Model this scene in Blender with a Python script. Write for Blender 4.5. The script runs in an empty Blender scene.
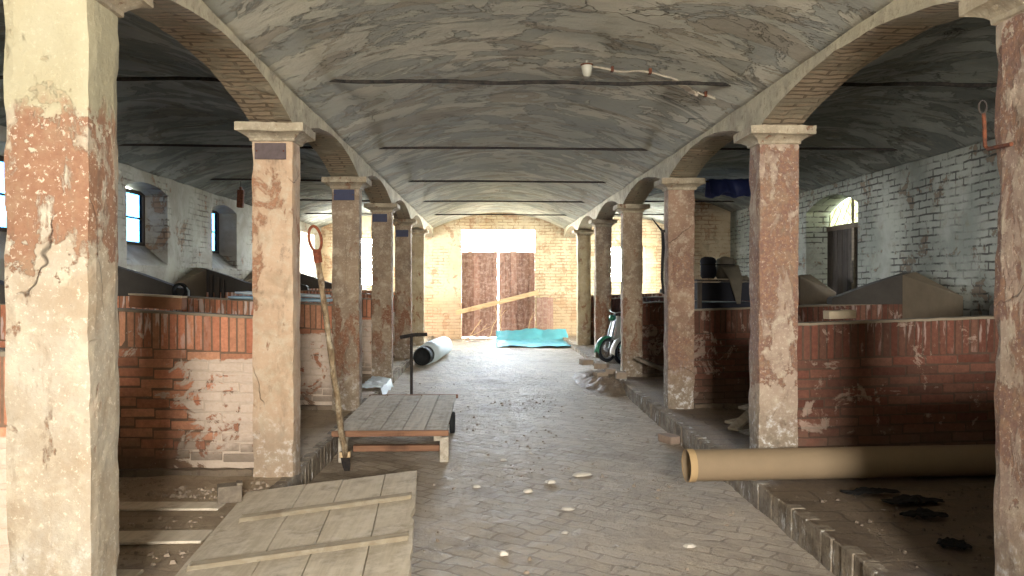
import bpy, math, random
from mathutils import Vector, Matrix, noise as mnoise
from mathutils.geometry import tessellate_polygon

random.seed(11)
SC = bpy.context.scene
COL = SC.collection
PI = math.pi

# ------------------------------------------------------------------ colours / nodes
def lin(c):
    r = []
    for v in c:
        v = v / 255.0
        r.append(v / 12.92 if v <= .04045 else ((v + .055) / 1.055) ** 2.4)
    return (r[0], r[1], r[2], 1.0)

class G:
    def __init__(s, name):
        s.m = bpy.data.materials.new(name); s.m.use_nodes = True
        s.t = s.m.node_tree; s.t.nodes.clear(); s.n = s.t.nodes
    def L(s, a, b): s.t.links.new(a, b)
    def put(s, sock, v):
        if hasattr(v, 'is_linked') or isinstance(v, bpy.types.NodeSocket): s.L(v, sock)
        else:
            try: sock.default_value = v
            except Exception: sock.default_value = v[0]
    def pos(s): return s.n.new('ShaderNodeNewGeometry').outputs['Position']
    def objc(s): return s.n.new('ShaderNodeTexCoord').outputs['Object']
    def nrm(s): return s.n.new('ShaderNodeNewGeometry').outputs['Normal']
    def attr(s, n):
        a = s.n.new('ShaderNodeAttribute'); a.attribute_name = n; return a.outputs['Color']
    def sep(s, v):
        q = s.n.new('ShaderNodeSeparateXYZ'); s.L(v, q.inputs[0]); return q.outputs
    def comb(s, x, y, z):
        q = s.n.new('ShaderNodeCombineXYZ')
        s.put(q.inputs[0], x); s.put(q.inputs[1], y); s.put(q.inputs[2], z); return q.outputs[0]
    def map(s, v, sc=(1, 1, 1), loc=(0, 0, 0), rot=(0, 0, 0)):
        q = s.n.new('ShaderNodeMapping'); s.L(v, q.inputs[0])
        q.inputs['Scale'].default_value = sc; q.inputs['Location'].default_value = loc; q.inputs['Rotation'].default_value = rot
        return q.outputs[0]
    def noise(s, v, sc=5, det=6, ro=.55, dist=0.0):
        q = s.n.new('ShaderNodeTexNoise'); s.L(v, q.inputs['Vector'])
        q.inputs['Scale'].default_value = sc; q.inputs['Detail'].default_value = det
        q.inputs['Roughness'].default_value = ro; q.inputs['Distortion'].default_value = dist
        return q.outputs['Fac']
    def noisec(s, v, sc=5, det=2):
        q = s.n.new('ShaderNodeTexNoise'); s.L(v, q.inputs['Vector'])
        q.inputs['Scale'].default_value = sc; q.inputs['Detail'].default_value = det
        return q.outputs['Color']
    def vor(s, v, sc=5, feat='F1', out='Distance', rnd=1.0):
        q = s.n.new('ShaderNodeTexVoronoi'); q.feature = feat; s.L(v, q.inputs['Vector'])
        q.inputs['Scale'].default_value = sc; q.inputs['Randomness'].default_value = rnd
        return q.outputs[out]
    def brick(s, v, bw, rh, mortar=.01, off=.5, c1=(1, 1, 1, 1), c2=(.5, .5, .5, 1), cm=(0, 0, 0, 1)):
        q = s.n.new('ShaderNodeTexBrick'); s.L(v, q.inputs['Vector'])
        q.offset = off; q.inputs['Scale'].default_value = 1.0
        q.inputs['Brick Width'].default_value = bw; q.inputs['Row Height'].default_value = rh
        q.inputs['Mortar Size'].default_value = mortar; q.inputs['Mortar Smooth'].default_value = .25
        q.inputs['Color1'].default_value = c1; q.inputs['Color2'].default_value = c2; q.inputs['Mortar'].default_value = cm
        return q.outputs
    def warp(s, v, sc=3, amt=.05):
        c = s.noisec(v, sc, 3)
        q = s.n.new('ShaderNodeVectorMath'); q.operation = 'MULTIPLY_ADD'
        s.L(c, q.inputs[0]); q.inputs[1].default_value = (amt,) * 3; s.L(v, q.inputs[2]); return q.outputs[0]
    def mth(s, op, a, b=0.0, clamp=False):
        q = s.n.new('ShaderNodeMath'); q.operation = op; q.use_clamp = clamp
        s.put(q.inputs[0], a); s.put(q.inputs[1], b); return q.outputs[0]
    def add(s, a, b): return s.mth('ADD', a, b)
    def mul(s, a, b): return s.mth('MULTIPLY', a, b)
    def step(s, f, lo, hi, a=0.0, b=1.0):
        q = s.n.new('ShaderNodeMapRange'); q.interpolation_type = 'SMOOTHSTEP'
        s.put(q.inputs[0], f); q.inputs[1].default_value = lo; q.inputs[2].default_value = hi
        q.inputs[3].default_value = a; q.inputs[4].default_value = b
        return q.outputs[0]
    def mix(s, f, a, b, mode='MIX'):
        q = s.n.new('ShaderNodeMix'); q.data_type = 'RGBA'; q.blend_type = mode
        s.put(q.inputs[0], f); s.put(q.inputs[6], a); s.put(q.inputs[7], b); return q.outputs[2]
    def ramp(s, f, stops):
        q = s.n.new('ShaderNodeValToRGB'); s.L(f, q.inputs[0]); e = q.color_ramp.elements
        while len(e) < len(stops): e.new(.5)
        for k, (p, c) in enumerate(stops): e[k].position = p; e[k].color = c
        return q.outputs[0]
    def bump(s, h, st=.5, d=.02, n=None):
        q = s.n.new('ShaderNodeBump'); s.L(h, q.inputs['Height'])
        q.inputs['Strength'].default_value = st; q.inputs['Distance'].default_value = d
        if n is not None: s.L(n, q.inputs['Normal'])
        return q.outputs[0]
    def out(s, col, rough=.9, nrm=None, metal=0.0, spec=.25, trans=0.0, alpha=None):
        b = s.n.new('ShaderNodeBsdfPrincipled'); o = s.n.new('ShaderNodeOutputMaterial')
        s.put(b.inputs['Base Color'], col); s.put(b.inputs['Roughness'], rough); s.put(b.inputs['Metallic'], metal)
        b.inputs['Specular IOR Level'].default_value = spec
        b.inputs['Transmission Weight'].default_value = trans
        if alpha is not None: s.put(b.inputs['Alpha'], alpha)
        if nrm is not None: s.L(nrm, b.inputs['Normal'])
        s.L(b.outputs[0], o.inputs[0]); return s.m

def wall_coord(g, p=None):
    """brick coordinates that lie in the plane of whatever upright face is shaded"""
    p = p or g.pos(); x, y, z = g.sep(p)
    nx, ny, nz = g.sep(g.nrm())
    side = g.step(g.mth('ABSOLUTE', nx), .6, .75)
    q = g.n.new('ShaderNodeMix'); q.data_type = 'FLOAT'
    g.put(q.inputs[0], side); g.put(q.inputs[2], x); g.put(q.inputs[3], y)
    return g.comb(q.outputs[0], z, 0.0), p, z

# ---- plastered, stained pillar
def mat_pillar(name, ca, cb, red, band, amt, base_grey=.8, spots=.5, seed=0.0, top=None):
    g = G(name); p = g.map(g.pos(), loc=(seed, seed * .7, 0)); z = g.sep(p)[2]
    n1 = g.noise(p, 2.3, 8, .6, .3); n2 = g.noise(p, 9, 8, .65); n3 = g.noise(p, 34, 5, .7)
    c = g.mix(g.step(n1, .35, .65), ca, cb)
    c = g.mix(g.step(n2, .46, .7, 0, .55), c, lin((196, 184, 160)))
    zz = g.add(z, g.mul(g.add(n2, -.5), .9))
    bm = g.mul(g.step(zz, band[0], band[0] + .12), g.step(zz, band[1], band[1] + .05, 1, 0))
    nm = g.noise(g.map(p, (1, 1, .55), (3.1, 0, 0)), 5, 9, .68, .4)
    rm = g.step(g.add(nm, g.mul(bm, amt)), .60, .66)
    rc = g.mix(g.step(n3, .4, .66), red, lin((142, 108, 84)))
    c = g.mix(rm, c, rc)
    sp = g.step(g.noise(p, 42, 4, .75), .57, .63, 0, spots)
    c = g.mix(sp, c, lin((206, 192, 170)))
    dk = g.step(g.noise(g.map(p, (1, 1, .6)), 6.5, 9, .72), .58, .68, 0, .55)
    c = g.mix(dk, c, lin((104, 90, 76)))
    c = g.mix(g.step(g.noise(g.map(p, loc=(5, 2, 1)), 3.2, 10, .75, .5), .50, .62, 0, .34), c, lin((150, 130, 104)))
    c = g.mix(g.step(g.noise(g.map(p, (1, 1, .3), loc=(2, 7, 1)), 12, 8, .72), .55, .68, 0, .4), c, lin((132, 112, 90)))
    lo = g.mul(g.step(g.add(z, g.mul(n1, .5)), .55, 1.15, 1, 0), base_grey)
    gr = g.ramp(g.noise(p, 14, 8, .75), [(.3, lin((92, 84, 74))), (.52, lin((140, 126, 108))), (.62, lin((205, 204, 200)))])
    c = g.mix(lo, c, gr)
    if top: c = g.mix(g.step(g.add(z, g.mul(n2, .3)), top[0], top[0] + .08, 0, .72), c, top[1])
    vx = g.warp(p, 4, .12)
    cr = g.mul(g.step(g.vor(g.map(vx, (1, 1, .5)), 1.5, 'DISTANCE_TO_EDGE'), .0, .004, 1, 0), g.step(g.noise(p, 1.3, 2), .54, .6))
    c = g.mix(g.mul(cr, .65), c, lin((52, 42, 34)))
    h = g.add(g.add(g.mul(n2, .5), g.mul(n3, .35)), g.add(g.mul(rm, -.3), g.mul(cr, -.8)))
    return g.out(c, .92, g.bump(h, .75, .022))

# ---- old red brick, one colour per brick, flaking limewash on it
def wash_mask(g, p, x, z, wash_at):
    # limewash and render flakes lie thickest beside the pillar, below the upright top course
    n2 = g.noise(p, 4.2, 11, .7, .6)
    d = g.mth('ABSOLUTE', g.add(x, -.315))
    near = g.mul(g.step(d, 2.35, 3.3, 1, -.25), g.step(g.add(z, g.mul(n2, .25)), 1.22, 1.34, 1, -.4))
    return d, g.step(g.add(n2, g.mul(near, wash_at)), .585, .625)

def mat_brick(name, wash, wash_at, dirt=1.0, red=(156, 76, 46)):
    g = G(name); p = g.pos(); x, y, z = g.sep(p); a = g.attr('Col')
    n = g.noise(p, 30, 6, .7); n2 = g.noise(p, 5, 9, .68, .5)
    c = g.mix(1.0, a, g.ramp(n, [(.25, (.62, .6, .6, 1)), (.75, (1.1, 1.1, 1.1, 1))]), 'MULTIPLY')
    c = g.mix(1.0, c, lin(red), 'MULTIPLY')
    d, w = wash_mask(g, p, x, z, wash_at)
    c = g.mix(g.mul(w, wash), c, g.mix(n, lin((184, 158, 134)), lin((214, 200, 184))))
    drip = g.noise(g.map(p, (1, 1, .18)), 19, 4, .6)
    dm = g.mul(g.step(drip, .54, .62), g.step(z, 1.12, 1.3)); dm = g.mul(dm, g.step(d, 2.5, 3.0))
    c = g.mix(g.mul(dm, wash * .8), c, lin((212, 196, 184)))
    lo = g.step(g.add(z, g.mul(n2, .6)), .55, .95, dirt, 0)
    c = g.mix(g.mul(lo, .75), c, lin((100, 88, 74)))
    return g.out(c, .9, g.bump(g.add(n, g.mul(w, .8)), .6, .012))

def mat_mortar(name, wash, wash_at, a, b):
    g = G(name); p = g.pos(); x, y, z = g.sep(p); n = g.noise(p, 26, 6, .7)
    c = g.mix(n, a, b); d, w = wash_mask(g, p, x, z, wash_at)
    c = g.mix(g.mul(w, wash), c, g.mix(n, lin((176, 152, 128)), lin((206, 192, 176))))
    return g.out(c, .95, g.bump(n, .6, .01))

def mat_kerb():
    g = G('kerb_stone'); p = g.pos(); n = g.noise(p, 5, 9, .7, .3); n2 = g.noise(p, 22, 8, .72); n3 = g.noise(g.map(p, (1, 1, .5)), 9, 9, .75)
    c = g.mix(g.step(n, .35, .65), lin((150, 138, 120)), lin((112, 100, 86)))
    c = g.mix(g.step(n2, .5, .66, 0, .6), c, lin((88, 76, 64)))
    c = g.mix(g.step(n3, .55, .64, 0, .8), c, lin((206, 204, 198)))
    return g.out(c, .92, g.bump(g.add(n2, n3), .9, .02))

# ---- whitewashed brick walls
def mat_wall(name, paint_a, paint_b, joint, brickc, worn=.5, peel=.5, low=None):
    g = G(name); uv, p, z = wall_coord(g)
    uvw = g.warp(g.warp(uv, 2.2, .05), 9, .02)
    b = g.brick(uvw, .31, .088, .012)
    n1 = g.noise(p, 1.1, 7, .6, .4); n2 = g.noise(p, 6, 9, .7, .3); n3 = g.noise(p, 38, 4, .7)
    c = g.mix(g.step(n1, .36, .66), paint_a, paint_b)
    c = g.mix(g.step(n2, .5, .72, 0, .5), c, lin((112, 104, 86)))
    vis = g.step(g.noise(g.map(p, loc=(0, 3.1, 1.7)), .75, 4, .6, .2), .5 - .2 * worn, .62 - .2 * worn)
    jm = g.mul(g.mul(b[1], vis), g.step(g.noise(p, 4.5, 5, .7), .40, .54))
    pm = g.step(g.add(g.noise(p, 2.6, 10, .72, .4), g.mul(vis, .06)), .69 - .14 * peel, .715 - .14 * peel)
    bc = g.mix(g.noise(p, 9, 4), brickc, lin((150, 112, 80)))
    bc = g.mix(1.0, bc, b[0], 'MULTIPLY'); bc = g.mix(.6, bc, brickc)
    c = g.mix(g.mul(pm, .75), c, bc)
    c = g.mix(g.mul(jm, .88), c, joint)
    if low is not None:
        c = g.mix(g.step(g.add(z, n1), low[0], low[0] + .5, low[1], 0), c, bc)
    h = g.add(g.add(g.mul(b[1], g.mul(vis, -.7)), g.mul(n2, .5)), g.add(g.mul(n3, .2), g.mul(pm, -.4)))
    return g.out(c, .93, g.bump(h, .8, .022))

# ---- flaking vault plaster
def mat_vault(name, ca, cb, cc, dark):
    g = G(name); p = g.pos(); q = g.map(p, (.62, 1.0, 1.0))
    n1 = g.noise(q, .8, 6, .6, .4); n2 = g.noise(q, 2.1, 11, .66, .9); n3 = g.noise(q, 11, 8, .7); n4 = g.noise(p, 45, 4, .7)
    c = g.mix(g.step(n1, .36, .62), ca, cb)
    pe = g.step(n2, .515, .53); pe2 = g.step(g.noise(g.map(q, loc=(7, 3, 0)), 1.5, 11, .64, 1.1), .55, .562)
    c = g.mix(g.mul(pe, .62), c, cc)
    c = g.mix(g.mul(pe2, .6), c, dark)
    ed = g.mul(g.step(n2, .497, .515), g.step(n2, .516, .531, 1, 0))
    c = g.mix(g.mul(ed, .3), c, lin((66, 58, 48)))
    st = g.noise(g.map(p, (.35, 2.6, 1), rot=(0, 0, .12)), 3.2, 8, .72, .5)
    c = g.mix(g.step(st, .56, .72, 0, .34), c, lin((88, 80, 66)))
    c = g.mix(g.step(n3, .5, .75, 0, .4), c, lin((176, 166, 142)))
    sr = g.vor(g.map(g.warp(p, 2.5, .5), (.5, 1.4, 1)), .8, 'DISTANCE_TO_EDGE')
    ck = g.mul(g.step(sr, 0, .006, 1, 0), g.step(g.noise(p, .9, 2), .52, .6))
    c = g.mix(g.mul(ck, .45), c, lin((56, 50, 42)))
    h = g.add(g.add(g.mul(pe, -.6), g.mul(pe2, -.45)), g.add(g.add(g.mul(n3, .5), g.mul(n4, .15)), g.add(g.mul(st, .5), g.mul(ck, -.8))))
    return g.out(c, .95, g.bump(h, 1.0, .05))

def mat_arcade():
    g = G('arcade_plaster'); p = g.pos(); x, y, z = g.sep(p); nz = g.sep(g.nrm())[2]
    n1 = g.noise(p, 3, 8, .65, .3); n2 = g.noise(p, 17, 7, .7)
    c = g.mix(g.step(n1, .35, .65), lin((190, 180, 152)), lin((160, 150, 128)))
    c = g.mix(g.step(n2, .52, .66, 0, .5), c, lin((104, 90, 70)))
    sof = g.step(nz, -.8, -.5, 1, 0)
    b = g.brick(g.comb(x, g.warp(g.comb(y, 0.0, x), 5, .02), 0.0), .30, .075, .013)
    b = g.brick(g.warp(g.comb(x, y, 0.0), 6, .06), .30, .075, .012)
    sc = g.mix(n2, lin((148, 126, 102)), lin((172, 158, 132)))
    sc = g.mix(g.mul(b[1], .6), sc, lin((74, 62, 50)))
    sc = g.mix(g.step(g.noise(p, 2.2, 10, .7, .5), .47, .53, 0, .85), sc, lin((146, 136, 114)))
    c = g.mix(sof, c, sc)
    h = g.add(g.mul(n2, .6), g.mul(g.mul(b[1], sof), -1.1))
    return g.out(c, .94, g.bump(h, .9, .03))

def mat_floor(name, dust, stone, joint, bw=.27, rh=.135, dusty=.55, jv=.36, rot=.62):
    g = G(name); p = g.pos(); q = g.warp(g.map(p, rot=(0, 0, rot)), 2.6, .13); q = g.warp(q, 8, .045)
    b = g.brick(q, bw, rh, .012); br = g.sep(b[0])[0]
    n1 = g.noise(p, .7, 6, .6, .3); n2 = g.noise(p, 6, 10, .72, .2); n3 = g.noise(p, 48, 6, .78); n4 = g.noise(p, 17, 8, .75)
    c = g.mix(g.step(br, .5, 1.0, 0, .5), stone, dust)
    c = g.mix(g.step(n2, .4, .7, 0, dusty), c, dust)
    jm = g.mul(b[1], g.step(g.noise(p, 1.4, 6, .65, .3), .40, .56))
    c = g.mix(g.mul(jm, jv), c, joint)
    c = g.mix(g.step(n1, .5, .72, 0, .5), c, joint)
    c = g.mix(g.step(g.noise(p, 2.9, 10, .75, .4), .56, .68, 0, .55), c, joint)
    c = g.mix(g.step(n4, .54, .7, 0, .5), c, joint)
    c = g.mix(g.step(n3, .62, .70, 0, .6), c, lin((214, 206, 194)))
    c = g.mix(g.step(g.noise(g.map(p, loc=(4, 9, 0)), 5, 11, .78), .635, .66, 0, .75), c, lin((208, 200, 190)))
    h = g.add(g.add(g.mul(jm, -.6), g.mul(n2, 1.0)), g.add(g.mul(n4, .7), g.mul(n3, .3)))
    return g.out(c, g.step(n2, .4, .7, .58, .86), g.bump(h, .95, .04), spec=.3)

def mat_wood(name, a, b, dark, axis=1, dust=None, sc=1.0, rough=.85, bstr=.5):
    g = G(name); p = g.objc()
    s = [14 * sc] * 3; s[axis] = .9 * sc
    n = g.noise(g.map(p, tuple(s)), 1.6, 8, .65, .4); n2 = g.noise(p, 4 * sc, 6, .6)
    at = g.attr('Col')
    c = g.mix(g.step(n, .3, .7), a, b)
    c = g.mix(g.step(n2, .52, .7, 0, .6), c, dark)
    c = g.mix(1.0, c, at, 'MULTIPLY')
    if dust is not None: c = g.mix(g.step(g.noise(p, 9, 9, .75), .45, .62, 0, .7), c, dust)
    return g.out(c, rough, g.bump(g.add(n, g.mul(n2, .3)), bstr, .012))

def mat_flat(name, col, rough=.7, metal=0.0, var=.25, sc=12, spec=.3, bump=.25, alpha=None):
    g = G(name); p = g.objc(); n = g.noise(p, sc, 6, .65)
    d = tuple(v * (1 - var) for v in col[:3]) + (1,); l = tuple(min(1, v * (1 + var)) for v in col[:3]) + (1,)
    return g.out(g.mix(n, d, l), rough, g.bump(n, bump, .01), metal, spec, alpha=alpha)

def mat_rust(name, a, b):
    g = G(name); p = g.objc(); n = g.noise(p, 26, 8, .7)
    return g.out(g.mix(g.step(n, .35, .65), a, b), .85, g.bump(n, .6, .008), .35)

M = {}
M['p1'] = mat_pillar('pillar_ochre_plaster', lin((172, 162, 144)), lin((158, 140, 116)), lin((134, 98, 76)), (1.80, 2.44), .17, .5, .75, 0.0, (2.56, lin((160, 154, 124))))
M['p2'] = mat_pillar('pillar_peach_plaster', lin((196, 168, 140)), lin((182, 154, 126)), lin((164, 122, 94)), (1.5, 2.8), .09, .55, .3, 4.0)
M['pr2'] = mat_pillar('pillar_red_paint', lin((162, 142, 124)), lin((136, 114, 100)), lin((120, 92, 80)), (.9, 2.85), .16, 1.0, .45, 9.0)
M['pr'] = mat_pillar('pillar_red_brown', lin((146, 118, 98)), lin((122, 96, 80)), lin((120, 94, 82)), (.6, 2.1), .14, .9, .35, 13.0)
M['pg'] = mat_pillar('pillar_grey_brown', lin((150, 130, 108)), lin((130, 112, 94)), lin((122, 84, 64)), (.4, 1.5), .12, .6, .4, 17.0)
M['pc'] = mat_pillar('pillar_pale', lin((182, 170, 140)), lin((164, 148, 120)), lin((140, 104, 76)), (.4, 1.4), .08, .5, .4, 21.0)
M['cap'] = mat_pillar('capital_plaster', lin((164, 152, 128)), lin((138, 126, 106)), lin((116, 88, 68)), (2.9, 3.0), .05, 0, .35, 2.0)
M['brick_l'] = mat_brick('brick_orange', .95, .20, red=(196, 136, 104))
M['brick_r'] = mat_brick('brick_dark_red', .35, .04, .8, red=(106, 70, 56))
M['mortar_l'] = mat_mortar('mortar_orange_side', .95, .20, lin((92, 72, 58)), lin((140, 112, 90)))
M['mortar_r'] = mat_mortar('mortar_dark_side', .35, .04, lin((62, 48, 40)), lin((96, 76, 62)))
M['wall_l'] = mat_wall('wall_limewash', lin((168, 166, 154)), lin((136, 131, 118)), lin((84, 74, 62)), lin((138, 110, 86)), -.1, .6)
M['wall_r'] = mat_wall('wall_white_brick', lin((154, 156, 146)), lin((122, 126, 118)), lin((58, 56, 52)), lin((108, 92, 76)), .5, .5)
M['wall_end'] = mat_wall('wall_cream_brick', lin((208, 194, 166)), lin((188, 168, 136)), lin((150, 122, 94)), lin((192, 156, 124)), .5, .65, (1.5, .6))
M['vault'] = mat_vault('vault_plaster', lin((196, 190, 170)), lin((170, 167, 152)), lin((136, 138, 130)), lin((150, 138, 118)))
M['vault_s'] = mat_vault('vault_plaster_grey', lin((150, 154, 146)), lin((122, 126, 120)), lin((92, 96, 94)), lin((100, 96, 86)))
M['arcade'] = mat_arcade()
M['floor'] = mat_floor('nave_paving', lin((204, 190, 168)), lin((168, 152, 132)), lin((108, 94, 80)), .27, .135, .7)
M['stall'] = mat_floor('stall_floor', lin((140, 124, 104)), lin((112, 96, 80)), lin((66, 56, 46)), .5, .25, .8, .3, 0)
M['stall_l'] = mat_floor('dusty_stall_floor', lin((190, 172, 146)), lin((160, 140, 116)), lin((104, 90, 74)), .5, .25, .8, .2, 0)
M['kerb'] = mat_kerb()
M['plaster_d'] = mat_flat('rough_grey_render', lin((128, 116, 98)), .95, var=.3, sc=6, bump=.6)
M['plaster_shade'] = mat_flat('rough_shaded_render', lin((66, 62, 57)), .95, var=.35, sc=6, bump=.6)  # the fillet's render again, shade on the heads put into the darker colour
M['wood_slab'] = mat_wood('dusty_board', lin((214, 201, 179)), lin((192, 178, 155)), lin((154, 139, 118)), 1, lin((218, 206, 187)))
M['wood_batten'] = mat_wood('dusty_batten', lin((176, 162, 138)), lin((156, 142, 118)), lin((128, 112, 92)), 0, lin((182, 170, 148)))
M['wood_cart'] = mat_wood('cart_board', lin((196, 184, 164)), lin((166, 154, 136)), lin((120, 108, 92)), 1, lin((206, 198, 182)))
M['wood_red'] = mat_wood('weathered_red_wood', lin((150, 112, 86)), lin((118, 84, 64)), lin((80, 58, 46)), 0)
M['wood_door'] = mat_wood('hazed_door_plank', lin((160, 126, 112)), lin((132, 98, 86)), lin((108, 82, 74)), 2, lin((180, 156, 144)))  # dark door wood made pale, the glare around the door put into its colour
M['wood_dark'] = mat_wood('dark_door_plank', lin((82, 74, 66)), lin((58, 52, 48)), lin((40, 36, 34)), 2)
M['wood_grey'] = mat_wood('grey_plank', lin((132, 120, 104)), lin((104, 94, 82)), lin((72, 64, 56)), 1)
M['wood_pale'] = mat_wood('pale_plank', lin((208, 182, 144)), lin((184, 154, 116)), lin((150, 122, 92)), 0)
M['bark'] = mat_wood('peeled_pole', lin((156, 136, 106)), lin((94, 74, 54)), lin((66, 50, 38)), 2, lin((184, 172, 148)), 1.6)
M['rust'] = mat_rust('rusty_iron', lin((112, 66, 44)), lin((70, 44, 34)))
M['rust_red'] = mat_rust('red_rusty_iron', lin((150, 86, 60)), lin((110, 62, 46)))
M['iron'] = mat_rust('black_iron', lin((44, 42, 42)), lin((66, 58, 52)))
M['rod_grey'] = mat_rust('scaly_iron', lin((64, 58, 52)), lin((30, 28, 26)))
M['cardboard'] = mat_flat('cardboard', lin((136, 117, 92)), .8, var=.14, sc=5, bump=.1)
M['cardboard_l'] = mat_flat('cardboard_edge', lin((172, 144, 104)), .8, var=.1)
M['plate'] = mat_flat('blue_enamel', lin((38, 42, 68)), .5, var=.4, sc=20)
M['plate_old'] = mat_flat('worn_slate_enamel', lin((88, 76, 74)), .7, var=.5, sc=22)
M['paleblue'] = mat_flat('pale_blue_plastic', lin((170, 200, 214)), .5, var=.15, sc=7)
M['palewhite'] = mat_flat('pale_sheet', lin((206, 218, 222)), .55, var=.12, sc=7)
M['darkroll'] = mat_flat('dark_rubber', lin((34, 36, 36)), .8)
M['cyan'] = mat_flat('turquoise_plastic', lin((84, 158, 174)), .45, var=.2, sc=5)
M['tarp'] = mat_flat('blue_tarpaulin', lin((34, 42, 86)), .5, var=.4, sc=8)
M['sack_n'] = mat_flat('navy_cloth', lin((38, 39, 46)), .9, var=.3, sc=14)
M['sack_g'] = mat_flat('grey_cloth', lin((98, 92, 80)), .95, var=.3, sc=14)
M['rag'] = mat_flat('black_cloth', lin((30, 28, 27)), .95, var=.4, sc=14)
M['chip'] = mat_flat('plaster_chip', lin((206, 198, 184)), .9, var=.15)
M['offbrick'] = mat_flat('loose_brick', lin((150, 130, 114)), .9, var=.3, sc=18, bump=.6)
M['rubble'] = mat_flat('dusty_rubble', lin((150, 134, 116)), .95, var=.35, sc=14, bump=.7)
M['dark_crumb'] = mat_flat('dark_crumbs', lin((104, 92, 80)), .95, var=.4, sc=14)
M['dirt'] = mat_floor('dirt_heap', lin((160, 144, 124)), lin((132, 116, 98)), lin((92, 80, 68)), .3, .15, .8, 0, 0)
M['palebrick'] = mat_flat('limey_brick', lin((190, 174, 148)), .9, var=.2, sc=18, bump=.6)
M['terra'] = mat_flat('brown_terracotta', lin((134, 92, 66)), .85, var=.3, sc=14, bump=.5)
M['green'] = mat_flat('green_lacquer', lin((40, 116, 84)), .35, var=.15, spec=.5)
M['white'] = mat_flat('white_lacquer', lin((214, 214, 208)), .4, var=.1, spec=.5)
M['redp'] = mat_flat('red_lacquer', lin((176, 44, 40)), .4, var=.15, spec=.5)
M['tyre'] = mat_flat('tyre_rubber', lin((40, 42, 46)), .85, var=.3)
M['chrome'] = mat_flat('dull_chrome', lin((150, 150, 148)), .35, .8, var=.2)
M['porcelain'] = mat_flat('old_porcelain', lin((168, 164, 148)), .5, var=.3, sc=20)
M['flake'] = mat_flat('white_flaking_paint', lin((196, 184, 164)), .8, var=.3, sc=25)
M['flake_old'] = mat_flat('grey_flaking_paint', lin((150, 140, 122)), .85, var=.5, sc=40)
M['grass'] = mat_flat('dry_gravel', lin((160, 152, 134)), .95, var=.4, sc=3)
M['leaf'] = mat_flat('sunny_foliage', lin((204, 200, 150)), .9, var=.5, sc=3.5, bump=1.0)
def mat_glass(name, tint):
    g = G(name); o = g.n.new('ShaderNodeOutputMaterial'); a = g.n.new('ShaderNodeBsdfTransparent'); b = g.n.new('ShaderNodeBsdfGlossy')
    a.inputs[0].default_value = tint; b.inputs[1].default_value = .15
    m = g.n.new('ShaderNodeMixShader'); m.inputs[0].default_value = .06
    g.L(a.outputs[0], m.inputs[1]); g.L(b.outputs[0], m.inputs[2]); g.L(m.outputs[0], o.inputs[0]); return g.m
M['glass'] = mat_glass('dusty_glass', (.08, .165, .27, 1))
M['glass_c'] = mat_glass('clear_glass', (.92, .95, .96, 1))
M['glass_y'] = mat_glass('dusty_yellow_glass', (.55, .54, .48, 1))

# ------------------------------------------------------------------ mesh builder
def nz3(p, f, off=0.0):
    return mnoise.noise_vector(Vector((p[0] * f + off, p[1] * f + off * .3, p[2] * f - off)))

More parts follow.
